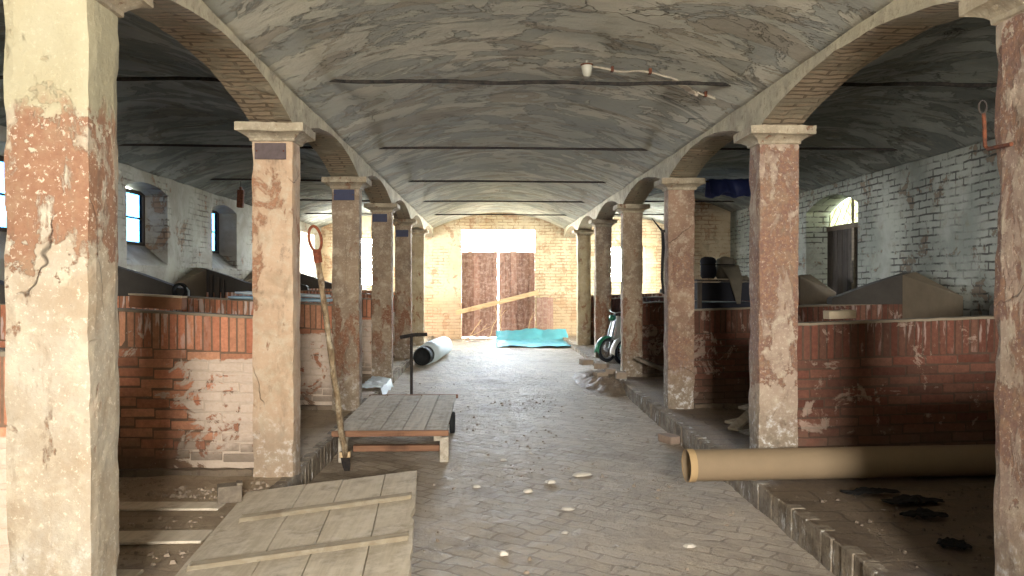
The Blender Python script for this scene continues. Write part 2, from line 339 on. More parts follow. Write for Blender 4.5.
class MB:
    def __init__(s): s.v = []; s.f = []; s.mi = []; s.c = []
    def add(s, vs, fs, mat=0, col=(1, 1, 1)):
        b = len(s.v); s.v += [tuple(q) for q in vs]; s.c += [tuple(col)] * len(vs)
        for f in fs: s.f.append(tuple(b + i for i in f)); s.mi.append(mat)
        return b
    def box(s, lo, hi, mat=0, col=(1, 1, 1), rz=0.0, mtx=None, taper=None):
        c = [(lo[i] + hi[i]) / 2 for i in range(3)]; h = [(hi[i] - lo[i]) / 2 for i in range(3)]
        vs = []
        for k in range(8):
            sx, sy, sz = (1 if k & 1 else -1), (1 if k & 2 else -1), (1 if k & 4 else -1)
            q = Vector((sx * h[0], sy * h[1], sz * h[2]))
            if taper and sz > 0: q.x *= taper; q.y *= taper
            if mtx is not None: q = mtx @ q
            elif rz: q = Matrix.Rotation(rz, 3, 'Z') @ q
            vs.append(q + Vector(c))
        return s.add(vs, [(0, 2, 3, 1), (4, 5, 7, 6), (0, 1, 5, 4), (2, 6, 7, 3), (0, 4, 6, 2), (1, 3, 7, 5)], mat, col)
    def gridbox(s, lo, hi, st, amp=.006, fr=6.0, mat=0, seed=0.0, edge=.0, skip=()):
        """a box with subdivided, roughened faces"""
        n = [max(1, int(round((hi[i] - lo[i]) / st))) for i in range(3)]
        key = {}; fs = []; vs = []
        def vid(i, j, k):
            t = (i, j, k)
            if t not in key:
                p = Vector([lo[a] + (hi[a] - lo[a]) * t[a] / n[a] for a in range(3)])
                d = nz3(p, fr, seed) * amp + nz3(p, fr * 3.1, seed + 5) * amp * .5
                ed = sum(1 for a in (0, 1) if t[a] in (0, n[a])) == 2
                if ed and edge:
                    cc = Vector(((lo[0] + hi[0]) / 2, (lo[1] + hi[1]) / 2, p.z)); w = (cc - p); w.z = 0
                    d += w.normalized() * edge * (.6 + 2.2 * max(0, mnoise.noise(Vector((p.x * 3, p.y * 3, p.z * 7 + seed)))))
                key[t] = len(vs); vs.append(p + d)
            return key[t]
        for a in range(3):
            b, c = (a + 1) % 3, (a + 2) % 3
            for e in (0, n[a]):
                if (a, 1 if e else 0) in skip: continue
                for i in range(n[b]):
                    for j in range(n[c]):
                        q = []
                        for (u, w) in ((i, j), (i + 1, j), (i + 1, j + 1), (i, j + 1)):
                            t = [0, 0, 0]; t[a] = e; t[b] = u; t[c] = w; q.append(vid(*t))
                        fs.append(tuple(q) if e else tuple(reversed(q)))
        s.add(vs, fs, mat)
    def tube(s, pts, r, n=8, mat=0, col=(1, 1, 1), caps=True, rough=0.0):
        pts = [Vector(p) for p in pts]; m = len(pts); rr = r if isinstance(r, (list, tuple)) else [r] * m
        vs = []; up = None
        for i, p in enumerate(pts):
            t = (pts[min(i + 1, m - 1)] - pts[max(i - 1, 0)]).normalized()
            if up is None: up = t.orthogonal().normalized()
            else:
                up = (up - t * up.dot(t))
                up = up.normalized() if up.length > 1e-6 else t.orthogonal().normalized()
            sd = t.cross(up)
            for k in range(n):
                a = 2 * PI * k / n; q = p + (up * math.cos(a) + sd * math.sin(a)) * rr[i]
                if rough: q = q + nz3(q, 30) * rough
                vs.append(q)
        fs = [(i * n + k, i * n + (k + 1) % n, (i + 1) * n + (k + 1) % n, (i + 1) * n + k) for i in range(m - 1) for k in range(n)]
        if caps: fs += [tuple(reversed(range(n))), tuple(range((m - 1) * n, m * n))]
        s.add(vs, fs, mat, col)
    def lathe(s, prof, c, ax='Z', n=24, mat=0, col=(1, 1, 1), mtx=None, closed=False):
        vs = []
        for (r, h) in prof:
            for k in range(n):
                a = 2 * PI * k / n; q = Vector((r * math.cos(a), r * math.sin(a), h))
                if ax == 'X': q = Vector((q.z, q.x, q.y))
                if ax == 'Y': q = Vector((q.x, q.z, q.y))
                if mtx is not None: q = mtx @ q
                vs.append(q + Vector(c))
        m = len(prof); fs = []
        for i in range(m - 1 + (1 if closed else 0)):
            j = (i + 1) % m
            fs += [(i * n + k, i * n + (k + 1) % n, j * n + (k + 1) % n, j * n + k) for k in range(n)]
        if not closed:
            if prof[0][0] > 1e-5: fs.append(tuple(reversed(range(n))))
            if prof[-1][0] > 1e-5: fs.append(tuple(range((m - 1) * n, m * n)))
        s.add(vs, fs, mat, col)
    def prism(s, poly, d0, d1, plane='xz', holes=(), mat=0, col=(1, 1, 1)):
        def P(q, d):
            if plane == 'xz': return (q[0], d, q[1])
            if plane == 'yz': return (d, q[0], q[1])
            return (q[0], q[1], d)
        loops = [list(poly)] + [list(h) for h in holes]
        flat = [q for l in loops for q in l]
        tris = tessellate_polygon([[Vector((q[0], q[1], 0)) for q in l] for l in loops])
        n = len(flat); vs = [P(q, d0) for q in flat] + [P(q, d1) for q in flat]
        fs = [tuple(t) for t in tris] + [tuple(n + i for i in reversed(t)) for t in tris]
        b = 0
        for l in loops:
            k = len(l)
            for i in range(k): fs.append((b + i, b + (i + 1) % k, n + b + (i + 1) % k, n + b + i))
            b += k
        s.add(vs, fs, mat, col)
    def surf(s, fn, nu, nv, mat=0, thick=0.0, col=(1, 1, 1)):
        """grid surface fn(u,v) -> point; thick > 0 gives it a second skin"""
        vs = [Vector(fn(i / nu, j / nv)) for i in range(nu + 1) for j in range(nv + 1)]
        w = nv + 1
        fs = [(i * w + j, (i + 1) * w + j, (i + 1) * w + j + 1, i * w + j + 1) for i in range(nu) for j in range(nv)]
        if thick:
            nn = [Vector((0, 0, 0)) for _ in vs]
            for f in fs:
                q = (vs[f[1]] - vs[f[0]]).cross(vs[f[3]] - vs[f[0]])
                for i in f: nn[i] += q
            o = len(vs); vs2 = [p - (k.normalized() if k.length else Vector((0, 0, 1))) * thick for p, k in zip(vs, nn)]
            base = list(fs); fs = fs + [tuple(o + i for i in reversed(f)) for f in base]
            rim = [i * w for i in range(nu + 1)]; r2 = [i * w + nv for i in range(nu + 1)]
            for i in range(nu):
                fs.append((rim[i], o + rim[i], o + rim[i + 1], rim[i + 1])); fs.append((r2[i], r2[i + 1], o + r2[i + 1], o + r2[i]))
            for j in range(nv):
                a = nu * w
                fs.append((j, j + 1, o + j + 1, o + j)); fs.append((a + j, o + a + j, o + a + j + 1, a + j + 1))
            vs = vs + vs2
        s.add(vs, fs, mat, col)
    def rough(s, amp, fr=8.0, seed=0.0, start=0):
        for i in range(start, len(s.v)):
            p = Vector(s.v[i]); s.v[i] = tuple(p + nz3(p, fr, seed) * amp)
    def xf(s, mtx, start=0):
        for i in range(start, len(s.v)): s.v[i] = tuple(mtx @ Vector(s.v[i]))

def wloc(o):
    v = Vector((0, 0, 0))
    while o is not None: v += Vector(o.location); o = o.parent
    return v

def build(name, mb, mats, parent=None, smooth=False, bevel=0.0, loc=None):
    me = bpy.data.meshes.new(name)
    off = wloc(parent) if parent is not None else Vector((0, 0, 0))
    if loc is not None: off = off + (Vector(loc) - off)
    me.from_pydata([tuple(Vector(q) - off) for q in mb.v], [], mb.f)
    mats = mats if isinstance(mats, (list, tuple)) else [mats]
    for m in mats: me.materials.append(M[m])
    for p, i in zip(me.polygons, mb.mi): p.material_index = i; p.use_smooth = smooth
    ca = me.color_attributes.new('Col', 'FLOAT_COLOR', 'POINT')
    for d, c in zip(ca.data, mb.c): d.color = (c[0], c[1], c[2], 1)
    me.update()
    o = bpy.data.objects.new(name, me); COL.objects.link(o)
    if parent is not None:
        o.parent = parent
        if loc is not None: o.location = Vector(loc) - wloc(parent)
    elif loc is not None: o.location = loc
    if bevel:
        b = o.modifiers.new('bevel', 'BEVEL'); b.width = bevel; b.segments = 2; b.limit_method = 'ANGLE'
    return o

def tag(o, label, cat, group=None, kind=None):
    o['label'] = label; o['category'] = cat
    if group: o['group'] = group
    if kind: o['kind'] = kind
    return o
def thing(name, loc, label, cat, group=None, kind=None):
    o = bpy.data.objects.new(name, None); COL.objects.link(o); o.location = loc; o.empty_display_size = .1
    return tag(o, label, cat, group, kind)
def struct(o): o['kind'] = 'structure'; return o

# ------------------------------------------------------------------ plan of the barn (metres)
XC = .315                       # middle of the nave
XL, XR = -1.56, 2.222          # nave faces of the two pillar rows
PW, PD = .335, .26              # pillar width, depth
YB = [3.45 + 3.3 * i for i in range(6)]     # far faces of pillars 1..6
WL, WR = XC - 5.10, XC + 5.10   # aisle walls
WT = .42
Y0, Y1 = -4.2, 23.2             # end walls
ZP = .2                         # stall platform
def fz(y): t = min(1, max(0, (y - 8.5) / 8)); return .10 * t * t * (3 - 2 * t)

# ------------------------------------------------------------------ setting
m = MB()
def floor_pt(u, v):
    x = -1.62 + u * 3.84; y = Y0 + v * (Y1 - Y0)
    z = fz(y) + .018 * mnoise.noise(Vector((x * .9, y * .9, 0))) + .014 * mnoise.noise(Vector((x * 3, y * 3, 4))) + .006 * mnoise.noise(Vector((x * 9, y * 9, 1)))
    return (x, y, z)
m.surf(floor_pt, 90, 640); struct(build('floor', m, 'floor', smooth=True))

def stall_floor(name, xa, xb, mat):
    m = MB()
    def fn(u, v):
        x = xa + u * (xb - xa); y = Y0 + v * (Y1 - Y0)
        w = .012 * mnoise.noise(Vector((x * 1.3, y * 1.3, 2))) + .010 * mnoise.noise(Vector((x * 5, y * 5, 7)))
        return (x, y, ZP + w)
    m.surf(fn, 60, 420, thick=.3)
    struct(build(name, m, mat, smooth=True))
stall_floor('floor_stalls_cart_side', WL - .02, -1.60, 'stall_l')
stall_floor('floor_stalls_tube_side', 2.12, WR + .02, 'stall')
def kerb(name, x0, x1):
    m = MB(); y = Y0
    while y < Y1 - .1:
        l = random.uniform(.10, .16); j = random.uniform(-.006, .006)
        m.box((x0 + j, y + .004, -.05), (x1 + j, y + l - .004, ZP + .004 + random.uniform(-.006, .006)), col=(1, 1, 1)); y += l
    m.rough(.008, 9, 3)
    o = build(name, m, 'kerb', bevel=.008); struct(o)
kerb('trim_1', -1.66, -1.56)
kerb('trim_2', 2.10, 2.20)

# vaults
def vault(name, xa, xb, z0, rise, mat, nu=46, nv=170):
    m = MB(); xc = (xa + xb) / 2; hw = (xb - xa) / 2
    def fn(u, v):
        t = -1 + 2 * u; y = Y0 + v * (Y1 - Y0); x = xc + t * hw
        z = z0 + rise * (1 - t * t)
        z += .018 * mnoise.noise(Vector((x * .8, y * .8, 1))) + .012 * mnoise.noise(Vector((x * 2.4, y * 2.4, 6)))
        return (x, y, z)
    m.surf(fn, nu, nv, thick=-.12)
    struct(build(name, m, mat, smooth=True))
vault('ceiling_nave', XL - .012, XR + .012, 3.30, .45, 'vault', 60, 240)
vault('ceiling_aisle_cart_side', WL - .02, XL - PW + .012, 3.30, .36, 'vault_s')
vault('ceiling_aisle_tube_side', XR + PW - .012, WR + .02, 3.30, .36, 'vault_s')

# arcades: flat segmental arches from pillar to pillar
SPR = 3.04
ycs = [yb - PD / 2 for yb in [YB[0] - 6.6, YB[0] - 3.3] + YB] + [Y1 + .1]
def arcade(name, xa, xb):
    m = MB(); N = 26; half = PD / 2 + .02
    low = []
    for a, b in zip(ycs[:-1], ycs[1:]):
        y0, y1 = a + half, b - half
        low.append((a - half, SPR)); 
        for i in range(N + 1):
            t = i / N; y = y0 + (y1 - y0) * t
            low.append((y, SPR + .205 * (1 - (2 * t - 1) ** 2) + .008 * mnoise.noise(Vector((y * 5, xa, 0)))))
    low = [q for q in low if q[0] > Y0 and q[0] < Y1]
    # a strip mesh: soffit, two faces and the top
    vs = []; fs = []; n = len(low); TOP = 3.40
    J = 8
    for (y, z) in low:
        col = []
        for j in range(J + 1):
            x = xa + (xb - xa) * j / J
            ez = .012 * mnoise.noise(Vector((x * 6, y * 9, 3))) if 0 < j < J else .016 * abs(mnoise.noise(Vector((x * 6, y * 9, 3))))
            col.append((x, y, z + (ez if z > SPR + .02 else 0)))
        vs += col + [(xa, y, TOP), (xb, y, TOP)]
    w = J + 3
    for i in range(n - 1):
        for j in range(J): fs.append((i * w + j, (i + 1) * w + j, (i + 1) * w + j + 1, i * w + j + 1))
        fs.append((i * w, i * w + J + 1, (i + 1) * w + J + 1, (i + 1) * w))
        fs.append((i * w + J, (i + 1) * w + J, (i + 1) * w + J + 2, i * w + J + 2))
        fs.append((i * w + J + 1, i * w + J + 2, (i + 1) * w + J + 2, (i + 1) * w + J + 1))
    m.add(vs, fs); struct(build(name, m, 'arcade'))
arcade('wall_arcade_cart_side', XL - PW, XL)
arcade('wall_arcade_tube_side', XR, XR + PW)

def rect(a, b, c, d): return [(a, c), (b, c), (b, d), (a, d)]
def archhole(a, b, z0, spring, rise, n=14):
    q = [(a, z0), (b, z0)]
    for i in range(n + 1):
        t = 1 - 2 * i / n; q.append(((a + b) / 2 + (b - a) / 2 * t, spring + rise * (1 - t * t)))
    return q
LW = [(k, k + 1.36) for k in (.87, 4.17, 7.47, 10.77, 14.07, 17.37, 20.67)]
m = MB(); m.prism(rect(Y0 - .4, Y1 + .4, -.1, 4.0), WL - WT, WL, 'yz', [archhole(a, b, 1.98, 3.06, .10, 6) for a, b in LW[:-1]] + [rect(20.35, 22.35, ZP - .02, 3.05)])
struct(build('wall_left', m, 'wall_l'))
RD = (11.55, 13.45)
m = MB(); m.prism(rect(Y0 - .4, Y1 + .4, -.1, 4.0), WR, WR + WT, 'yz', [archhole(RD[0], RD[1], .12, 2.93, .21), rect(14.7, 15.9, 1.7, 3.0), rect(20.35, 22.35, ZP - .02, 3.05)])
struct(build('wall_right', m, 'wall_r'))
m = MB(); m.prism(rect(WL - .4, WR + .4, -.1, 4.0), Y1, Y1 + WT, 'xz', [rect(-.755, 1.385, .06, 3.27), rect(-3.95, -2.75, 1.62, 3.06), rect(3.38, 4.58, 1.72, 2.82)])
struct(build('wall_back', m, 'wall_end'))
m = MB(); m.prism(rect(WL - .4, WR + .4, -.1, 4.0), Y0 - WT, Y0, 'xz', [rect(.05, 1.20, 2.15, 3.28)])
struct(build('wall_front', m, 'wall_l'))
m = MB(); m.gridbox((4.2, 17.7, ZP - .03), (WR + .02, 18.05, 3.75), .12, .006, 4)
struct(build('wall_cross', m, 'wall_end'))

# far double door
YD = Y1 + .16
dr = thing('door_1', (XC, YD, .1), 'tall weathered brown double plank door in the end wall', 'door', kind='structure')
for sgn, nm in ((-1, 'door_leaf'), (1, 'door_leaf')):
    m = MB(); x0 = -.75 if sgn < 0 else XC + .018; x1 = XC - .022 if sgn < 0 else 1.38
    k = 6; w = (x1 - x0) / k
    for i in range(k):
        c = random.uniform(.78, 1.12)
        m.box((x0 + i * w - .002, YD + .012 * (i % 2), .13 + random.uniform(0, .03)), (x0 + (i + 1) * w + .002, YD + .04 + .012 * (i % 2), 2.64 + random.uniform(-.01, .01)), col=(c, c, c))
    for z in (.5, 1.5, 2.4): m.box((x0 + .02, YD + .055, z), (x1 - .02, YD + .085, z + .12), col=(.8, .8, .8))
    build(nm, m, 'wood_door', dr, bevel=.004)
m = MB(); m.box((-.755, YD, 2.66), (1.385, YD + .07, 2.70)); build('transom_rail', m, 'wood_door', dr)
m = MB(); m.box((-.745, Y1 - .01, .08), (1.375, Y1 + WT, .115)); build('threshold', m, 'kerb', dr)

# windows
def window(n, axis, pos, a, b, z0, z1, bars, matf='wood_dark', glass='glass', fw=.05, label=None):
    c = ((a + b) / 2, pos, z0) if axis == 'x' else (pos, (a + b) / 2, z0)
    w = thing('window_%d' % n, c, label or 'barred stable window', 'window', kind='structure')
    def bx(m, u0, u1, zz0, zz1, d=.03):
        if axis == 'x': m.box((u0, pos - d, zz0), (u1, pos + d, zz1))
        else: m.box((pos - d, u0, zz0), (pos + d, u1, zz1))
    m = MB(); bx(m, a, a + fw, z0, z1); bx(m, b - fw, b, z0, z1); bx(m, a + fw, b - fw, z0, z0 + fw); bx(m, a + fw, b - fw, z1 - fw, z1)
    build('window_frame', m, matf, w)
    m = MB()
    for i in range(1, bars[0] + 1): u = a + (b - a) * i / (bars[0] + 1); bx(m, u - .012, u + .012, z0 + fw, z1 - fw, .012)
    for i in range(1, bars[1] + 1): z = z0 + (z1 - z0) * i / (bars[1] + 1); bx(m, a + fw, b - fw, z - .012, z + .012, .010)
    build('glazing_bar', m, matf, w)
    m = MB(); bx(m, a + fw * .6, b - fw * .6, z0 + fw * .6, z1 - fw * .6, .003); build('pane', m, glass, w)
    return w
wi = 1
for a, b in LW[:-1]:
    wn = window(wi, 'y', WL - .36, a, b, 2.30, 3.10, (1, 1), label='small high window set deep in the limewashed side wall'); wi += 1
    m = MB(); m.prism([(WL + .012, 1.975), (WL + .012, 2.0), (WL - .34, 2.31), (WL - .41, 2.31), (WL - .41, 1.985)], a + .003, b - .003, 'xz')
    build('window_sill', m, 'wall_l', wn)
for (a, b, z0, z1, l) in ((-3.95, -2.75, 1.62, 3.06, 'bright window in the end wall of the cart-side aisle'), (3.38, 4.58, 1.72, 2.82, 'bright window in the end wall of the tube-side aisle')):
    window(wi, 'x', Y1 + .30, a, b, z0, z1, (2, 2), 'wood_pale', 'glass_c', label=l); wi += 1
window(wi, 'y', WR + .34, 14.7, 15.9, 1.7, 3.0, (1, 2), label='window behind the red pillar in the white brick wall'); wi += 1

# stable door with an arched light over it, in the white brick wall
XD = WR + .36
d2 = thing('door_2', (XD, 12.5, .2), 'dark plank stable door under an arched latticed light', 'door', kind='structure')
def leaf(y0, y1, k, name):
    m = MB(); w = (y1 - y0) / k
    for i in range(k):
        c = random.uniform(.75, 1.15); m.box((XD, y0 + i * w + .004, .2), (XD + .045, y0 + (i + 1) * w - .004, 2.62), col=(c, c, c))
    return build(name, m, 'wood_dark', d2, bevel=.004)
l1 = leaf(11.56, 12.38, 4, 'door_leaf'); l2 = leaf(12.47, 13.44, 5, 'door_leaf')
m = MB(); m.box((XD - .04, 12.36, .2), (XD, 12.44, 2.62), col=(1.6, 1.6, 1.55)); m.box((XD - .05, 12.38, 1.75), (XD - .02, 12.46, 2.1), col=(.5, .5, .5)); build('bolt_post', m, 'wood_grey', d2)
m = MB(); m.box((XD - .01, 11.55, 2.62), (XD + .06, 13.45, 2.70)); build('transom_rail', m, 'wood_grey', d2)
ah = archhole(11.58, 13.42, 2.70, 2.90, .20)
wn = thing('window_%d' % wi, (XD, 12.5, 2.7), 'arched light with diagonal lattice bars over the dark stable door', 'window', kind='structure'); wi += 1
m = MB(); m.prism(ah, XD + .02, XD + .026, 'yz'); build('pane', m, 'glass_y', wn)
m = MB()
def arch_top(y): t = (y - 12.5) / .92; return 2.90 + .20 * (1 - t * t)
for k in range(-2, 9):
    for sg in (1, -1):
        pts = []
        for i in range(25):
            s_ = i / 24 * 1.0; y = 11.58 + k * .23 + (s_ if sg > 0 else 1 - s_) * .45; z = 2.70 + s_ * .45
            if 11.6 < y < 13.4 and z < arch_top(y) - .01: pts.append((XD + .012, y, z))
        if len(pts) > 3: m.tube([pts[0], pts[-1]], .006, 5)
m.box((XD - .01, 12.48, 2.7), (XD + .02, 12.52, 3.09)); build('lattice', m, 'wood_grey', wn)

# ------------------------------------------------------------------ pillars
def pillar(side, i, mat, label, cap_mat='cap'):
    yb = YB[i]; x1 = XL if side < 0 else XR + PW; x0 = x1 - PW; yf = yb - PD
    r = thing('brick_pillar', ((x0 + x1) / 2, (yf + yb) / 2, ZP), label, 'pillar', 'square pillars carrying the arches', 'thing')
    st = .05 if i < 2 else (.07 if i < 3 else .1)
    m = MB(); m.gridbox((x0, yf, ZP - .02), (x1, yb, 2.93), st, .007 if i < 3 else .009, 5, seed=i * 3 + side, edge=.010)
    build('shaft', m, mat, r, smooth=False)
    m = MB(); cx, cy = (x0 + x1) / 2, (yf + yb) / 2
    prof = [(.0, 2.90), (.012, 2.905), (.014, 2.925), (.03, 2.94), (.06, 2.958), (.085, 2.967), (.10, 2.97), (.10, 3.037)]
    n = 9; vs = []; fs = []
    for (o, z) in prof:
        ring = []
        hx, hy = PW / 2 + o, PD / 2 + o
        cs = [(-hx, -hy), (hx, -hy), (hx, hy), (-hx, hy)]
        for k in range(4):
            for t in range(n):
                f = t / n; a, b = cs[k], cs[(k + 1) % 4]
                q = Vector((cx + a[0] + (b[0] - a[0]) * f, cy + a[1] + (b[1] - a[1]) * f, z))
                ring.append(q + nz3(q, 9, i) * .009)
        vs += ring
    w = 4 * n
    for a in range(len(prof) - 1):
        for k in range(w): fs.append((a * w + k, a * w + (k + 1) % w, (a + 1) * w + (k + 1) % w, (a + 1) * w + k))
    fs.append(tuple(range((len(prof) - 1) * w, len(prof) * w))); fs.append(tuple(reversed(range(w))))
    m.add(vs, fs); build('capital', m, cap_mat, r)
    return r
LP = [('p1', 'big cream and ochre pillar nearest the camera on the cart side, peeling to red'),
      ('p2', 'peach-coloured pillar behind the dusty board slab, faded plate below its capital'),
      ('pg', 'brown pillar beside the low cart, cracked below a dark blue plate'),
      ('pg', 'grey-brown pillar just past the cart, blue plate high on it, second after the spade'),
      ('pg', 'grey pillar beside the pale rolled sheet, small blue plate at its top'),
      ('pc', 'pale pillar without a plate at the end of the cart-side row')]
RP = [('pr2', 'mottled brown pillar with the rusty iron bracket, in front of the cardboard tube'),
      ('pr2', 'red-stained pillar behind the end of the cardboard tube'),
      ('pr', 'reddish pillar with white flaking foot and a black cable on its edge'),
      ('pg', 'grey-brown pillar hiding the moped, rubble at its foot'),
      ('pg', 'dark grey pillar just behind the moped wheel'),
      ('pc', 'pale brown pillar nearest the turquoise sheet, last of its row')]
for i in range(6):
    pillar(-1, i, *LP[i]); pillar(1, i, *RP[i])

# ------------------------------------------------------------------ stall partitions
def partition(side, i, mat, label):
    yb = YB[i] - .002; yf = yb - .135
    def X(d): return XC + side * d
    d0, d1 = (XC - XL if side < 0 else XR - XC) + PW + .012, 5.065
    z0 = 1.49 if side < 0 else 1.425
    sl_ = .058 if side < 0 else .034
    def top(d): return z0 + sl_ * (d - d0)
    r = thing('stall_partition', (X((d0 + d1) / 2), (yf + yb) / 2, ZP), label, 'partition', 'brick stall partitions', 'thing')
    rnd = random.Random(i * 7 + side)
    m = MB()
    def bcol():
        v = rnd.uniform(.72, 1.22); h = rnd.uniform(-.10, .10)
        return (v * (1 + h * .3), v * (1 + h * 1.6), v * (1 + h * 1.8))
    # soldier course
    d = d0 + .012
    while d < d1 - .03:
        w = rnd.uniform(.060, .068); t = top(d) - .018
        e = rnd.uniform(-.004, .004)
        a, b = sorted((X(d), X(d + w - .009)))
        m.box((a, yf + e, t - .285 + rnd.uniform(-.006, .006)), (b, yb - e, t), col=bcol()); d += w + .004
    zc = z0 - .018 - .285 - .012; row = 0
    while zc > ZP + .075:
        d = d0 + .01 - (.14 if row % 2 else 0) - rnd.uniform(0, .03)
        while d < d1 - .02:
            l = .275 + rnd.uniform(-.015, .015); s_, e_ = max(d, d0 + .006), min(d + l, d1)
            if e_ - s_ > .03:
                rise = sl_ * ((s_ + e_) / 2 - d0); e = rnd.uniform(-.004, .004)
                a, b = sorted((X(s_), X(e_ - .010)))
                m.box((a, yf + e, zc - .068 + rise), (b, yb - e, zc + rise + rnd.uniform(-.003, .003)), col=bcol())
            d += l
        zc -= .082; row += 1
    m.rough(.004, 11, i)
    build('brickwork', m, mat, r, bevel=.006)
    m = MB(); pl = [(X(d0), ZP - .02), (X(d1), ZP - .02), (X(d1), top(d1) - .012), (X(d0), top(d0) - .012)]
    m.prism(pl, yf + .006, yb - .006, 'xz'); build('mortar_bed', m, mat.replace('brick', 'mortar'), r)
    m = MB()
    def cp(u, v):
        dd = d0 + u * (d1 - d0); return (X(dd), yf - .006 + v * (yb - yf + .010), top(dd) + .004 * mnoise.noise(Vector((dd * 9, v * 3, i))))
    m.surf(cp, 60, 3, thick=.02 * side); build('coping', m, 'plaster_d', r)
    # triangular head where the partition meets the outer wall
    m = MB(); n0 = 4.0; tz = top(n0)
    pl = [(X(n0), tz + .004)]
    for k in range(7):
        a = PI + (PI / 2 + .35) * -k / 6; pl.append((X(n0 + .05 + .05 * math.cos(a)), tz + .05 + .05 * math.sin(a)))
    pl += [(X(4.55), tz + .27), (X(4.98), tz + .40), (X(5.07), tz + .40), (X(5.07), tz + .006)]
    m.prism(pl, yf - .01, yb - .003, 'xz'); m.rough(.006, 6); build('gable_head', m, 'plaster_shade', r, bevel=.01)
    m = MB(); y_ = yf - .012
    vs = [(X(4.90), y_, .6), (X(5.07), y_, .6), (X(5.07), y_ - 1.0, .6), (X(4.90), y_, tz + .37), (X(5.07), y_, tz + .41), (X(5.07), y_ - 1.0, tz + .12)]
    fs = [(0, 2, 5, 3), (3, 5, 4), (0, 1, 2), (1, 4, 5, 2), (0, 3, 4, 1)]
    m.add(vs, fs); build('corner_fillet', m, 'plaster_d', r)
    m = MB(); a, b = sorted((X(d0), X(d1))); m.gridbox((a, yf - .085, ZP - .02), (b, yf - .002, ZP + .05), .05, .008, 9, skip=((0, 0), (0, 1)))
    build('footing', m, 'stall', r)
PN = ['brick partition at the big cream pillar, mostly hidden by it', 'orange brick partition with flaking limewash beside the peach-coloured pillar',
      'white-streaked brick partition just behind the orange one at the peach-coloured pillar', 'brick partition beside the fourth cart-side pillar, just past the cart',
      'brick partition at the cart-side pillar beside the pale rolled sheet', 'last brick partition of the cart side, at the pale end pillar']
QN = ['dark brick partition at the mottled pillar with the iron bracket', 'dark red brick partition just behind the cardboard tube', 'dark brick partition with the crate and sacks behind it, at the cable pillar',
      'shaded brick partition at the pillar hiding the moped', 'brick partition at the dark grey pillar behind the moped', 'last brick partition of the tube side, by the pale brown end pillar']
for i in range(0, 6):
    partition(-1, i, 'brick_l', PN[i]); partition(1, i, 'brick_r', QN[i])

# ------------------------------------------------------------------ tie rods
NTH = ['scaly iron tie rod above the peach and red-stained pillars, thickest-looking of the rods', 'black iron tie rod above the brown pillar beside the cart, second from the camera',
       'black iron tie rod over the moped pillar, third from the camera', 'black iron tie rod over the pale rolled sheet, fourth from the camera', 'black iron tie rod closest to the end wall, fifth from the camera']
for k in range(1, 6):
    y = YB[k] - PD / 2; m = MB(); n = 90 if k == 1 else 24
    pts = [(WL + (WR - WL) * i / n, y, 3.44 + .006 * math.sin(i * .7) - .02 * math.sin(PI * i / n)) for i in range(n + 1)]
    m.tube(pts, .016, 7, rough=.007 if k == 1 else .003)
    tag(build('tie_rod', m, 'rod_grey' if k == 1 else 'iron', loc=(XC, y, 3.44)), NTH[k - 1], 'tie rod', 'iron tie rods under the vaults', 'thing')

# ------------------------------------------------------------------ board slab in the foreground
def orient(ex, ey):
    ex = Vector(ex).normalized(); ey = Vector(ey); ey = (ey - ex * ey.dot(ex)).normalized(); ez = ex.cross(ey)
    return Matrix((ex, ey, ez)).transposed()
A = Vector((-.52, 5.97, .375)); B = Vector((-.26, 3.02, .375)); Cc = Vector((-1.76, 5.88, .24))
ey = (A - B).normalized(); R3 = orient((A - Cc).normalized(), ey); O = Vector((A.x, A.y, A.z))
sl = thing('board_slab', (-1.1, 4.5, ZP), 'large slab of pale dusty boards with cross battens lying over the kerb', 'board panel')
m = MB(); W = 1.25; Ln = 2.9; ws = [.43, .27, .31, .24]; x = -W
Mx = Matrix.Translation(O) @ R3.to_4x4()
for k, w in enumerate(ws):
    c = random.uniform(.90, 1.08); b = len(m.v)
    ny = 12
    endj = random.uniform(-.03, .01)
    def fn(u, v, x=x, w=w, endj=endj):
        yy = -Ln + (Ln + endj) * v; xx = x + .004 + (w - .008) * u
        if k == 3 and u > .9: xx -= .035 * max(0, mnoise.noise(Vector((yy * 4, 1, 2)))) + .012 * abs(mnoise.noise(Vector((yy * 15, 1, 2))))
        return (xx, yy, .004 * mnoise.noise(Vector((xx * 4, yy * 3, k))))
    m.surf(fn, 8, 60, thick=.035, col=(c, c, c * .98)); x += w
m.xf(Mx); build('board', m, 'wood_slab', sl)
for yy, xa in ((-.72, -1.12), (-1.55, -1.2), (-2.45, -1.22)):
    m = MB(); m.prism([(yy - .075, .001), (yy + .075, .001), (yy + .04, .017), (yy - .04, .017)], xa, -.03, 'yz'); m.rough(.002, 7); m.xf(Mx); build('batten', m, 'wood_batten', sl, bevel=.005)
m = MB(); m.box((-.30, -2.6, -.345), (-.18, -.25, -.036), col=(.7, .7, .7)); m.xf(Mx); build('bearer', m, 'wood_grey', sl)

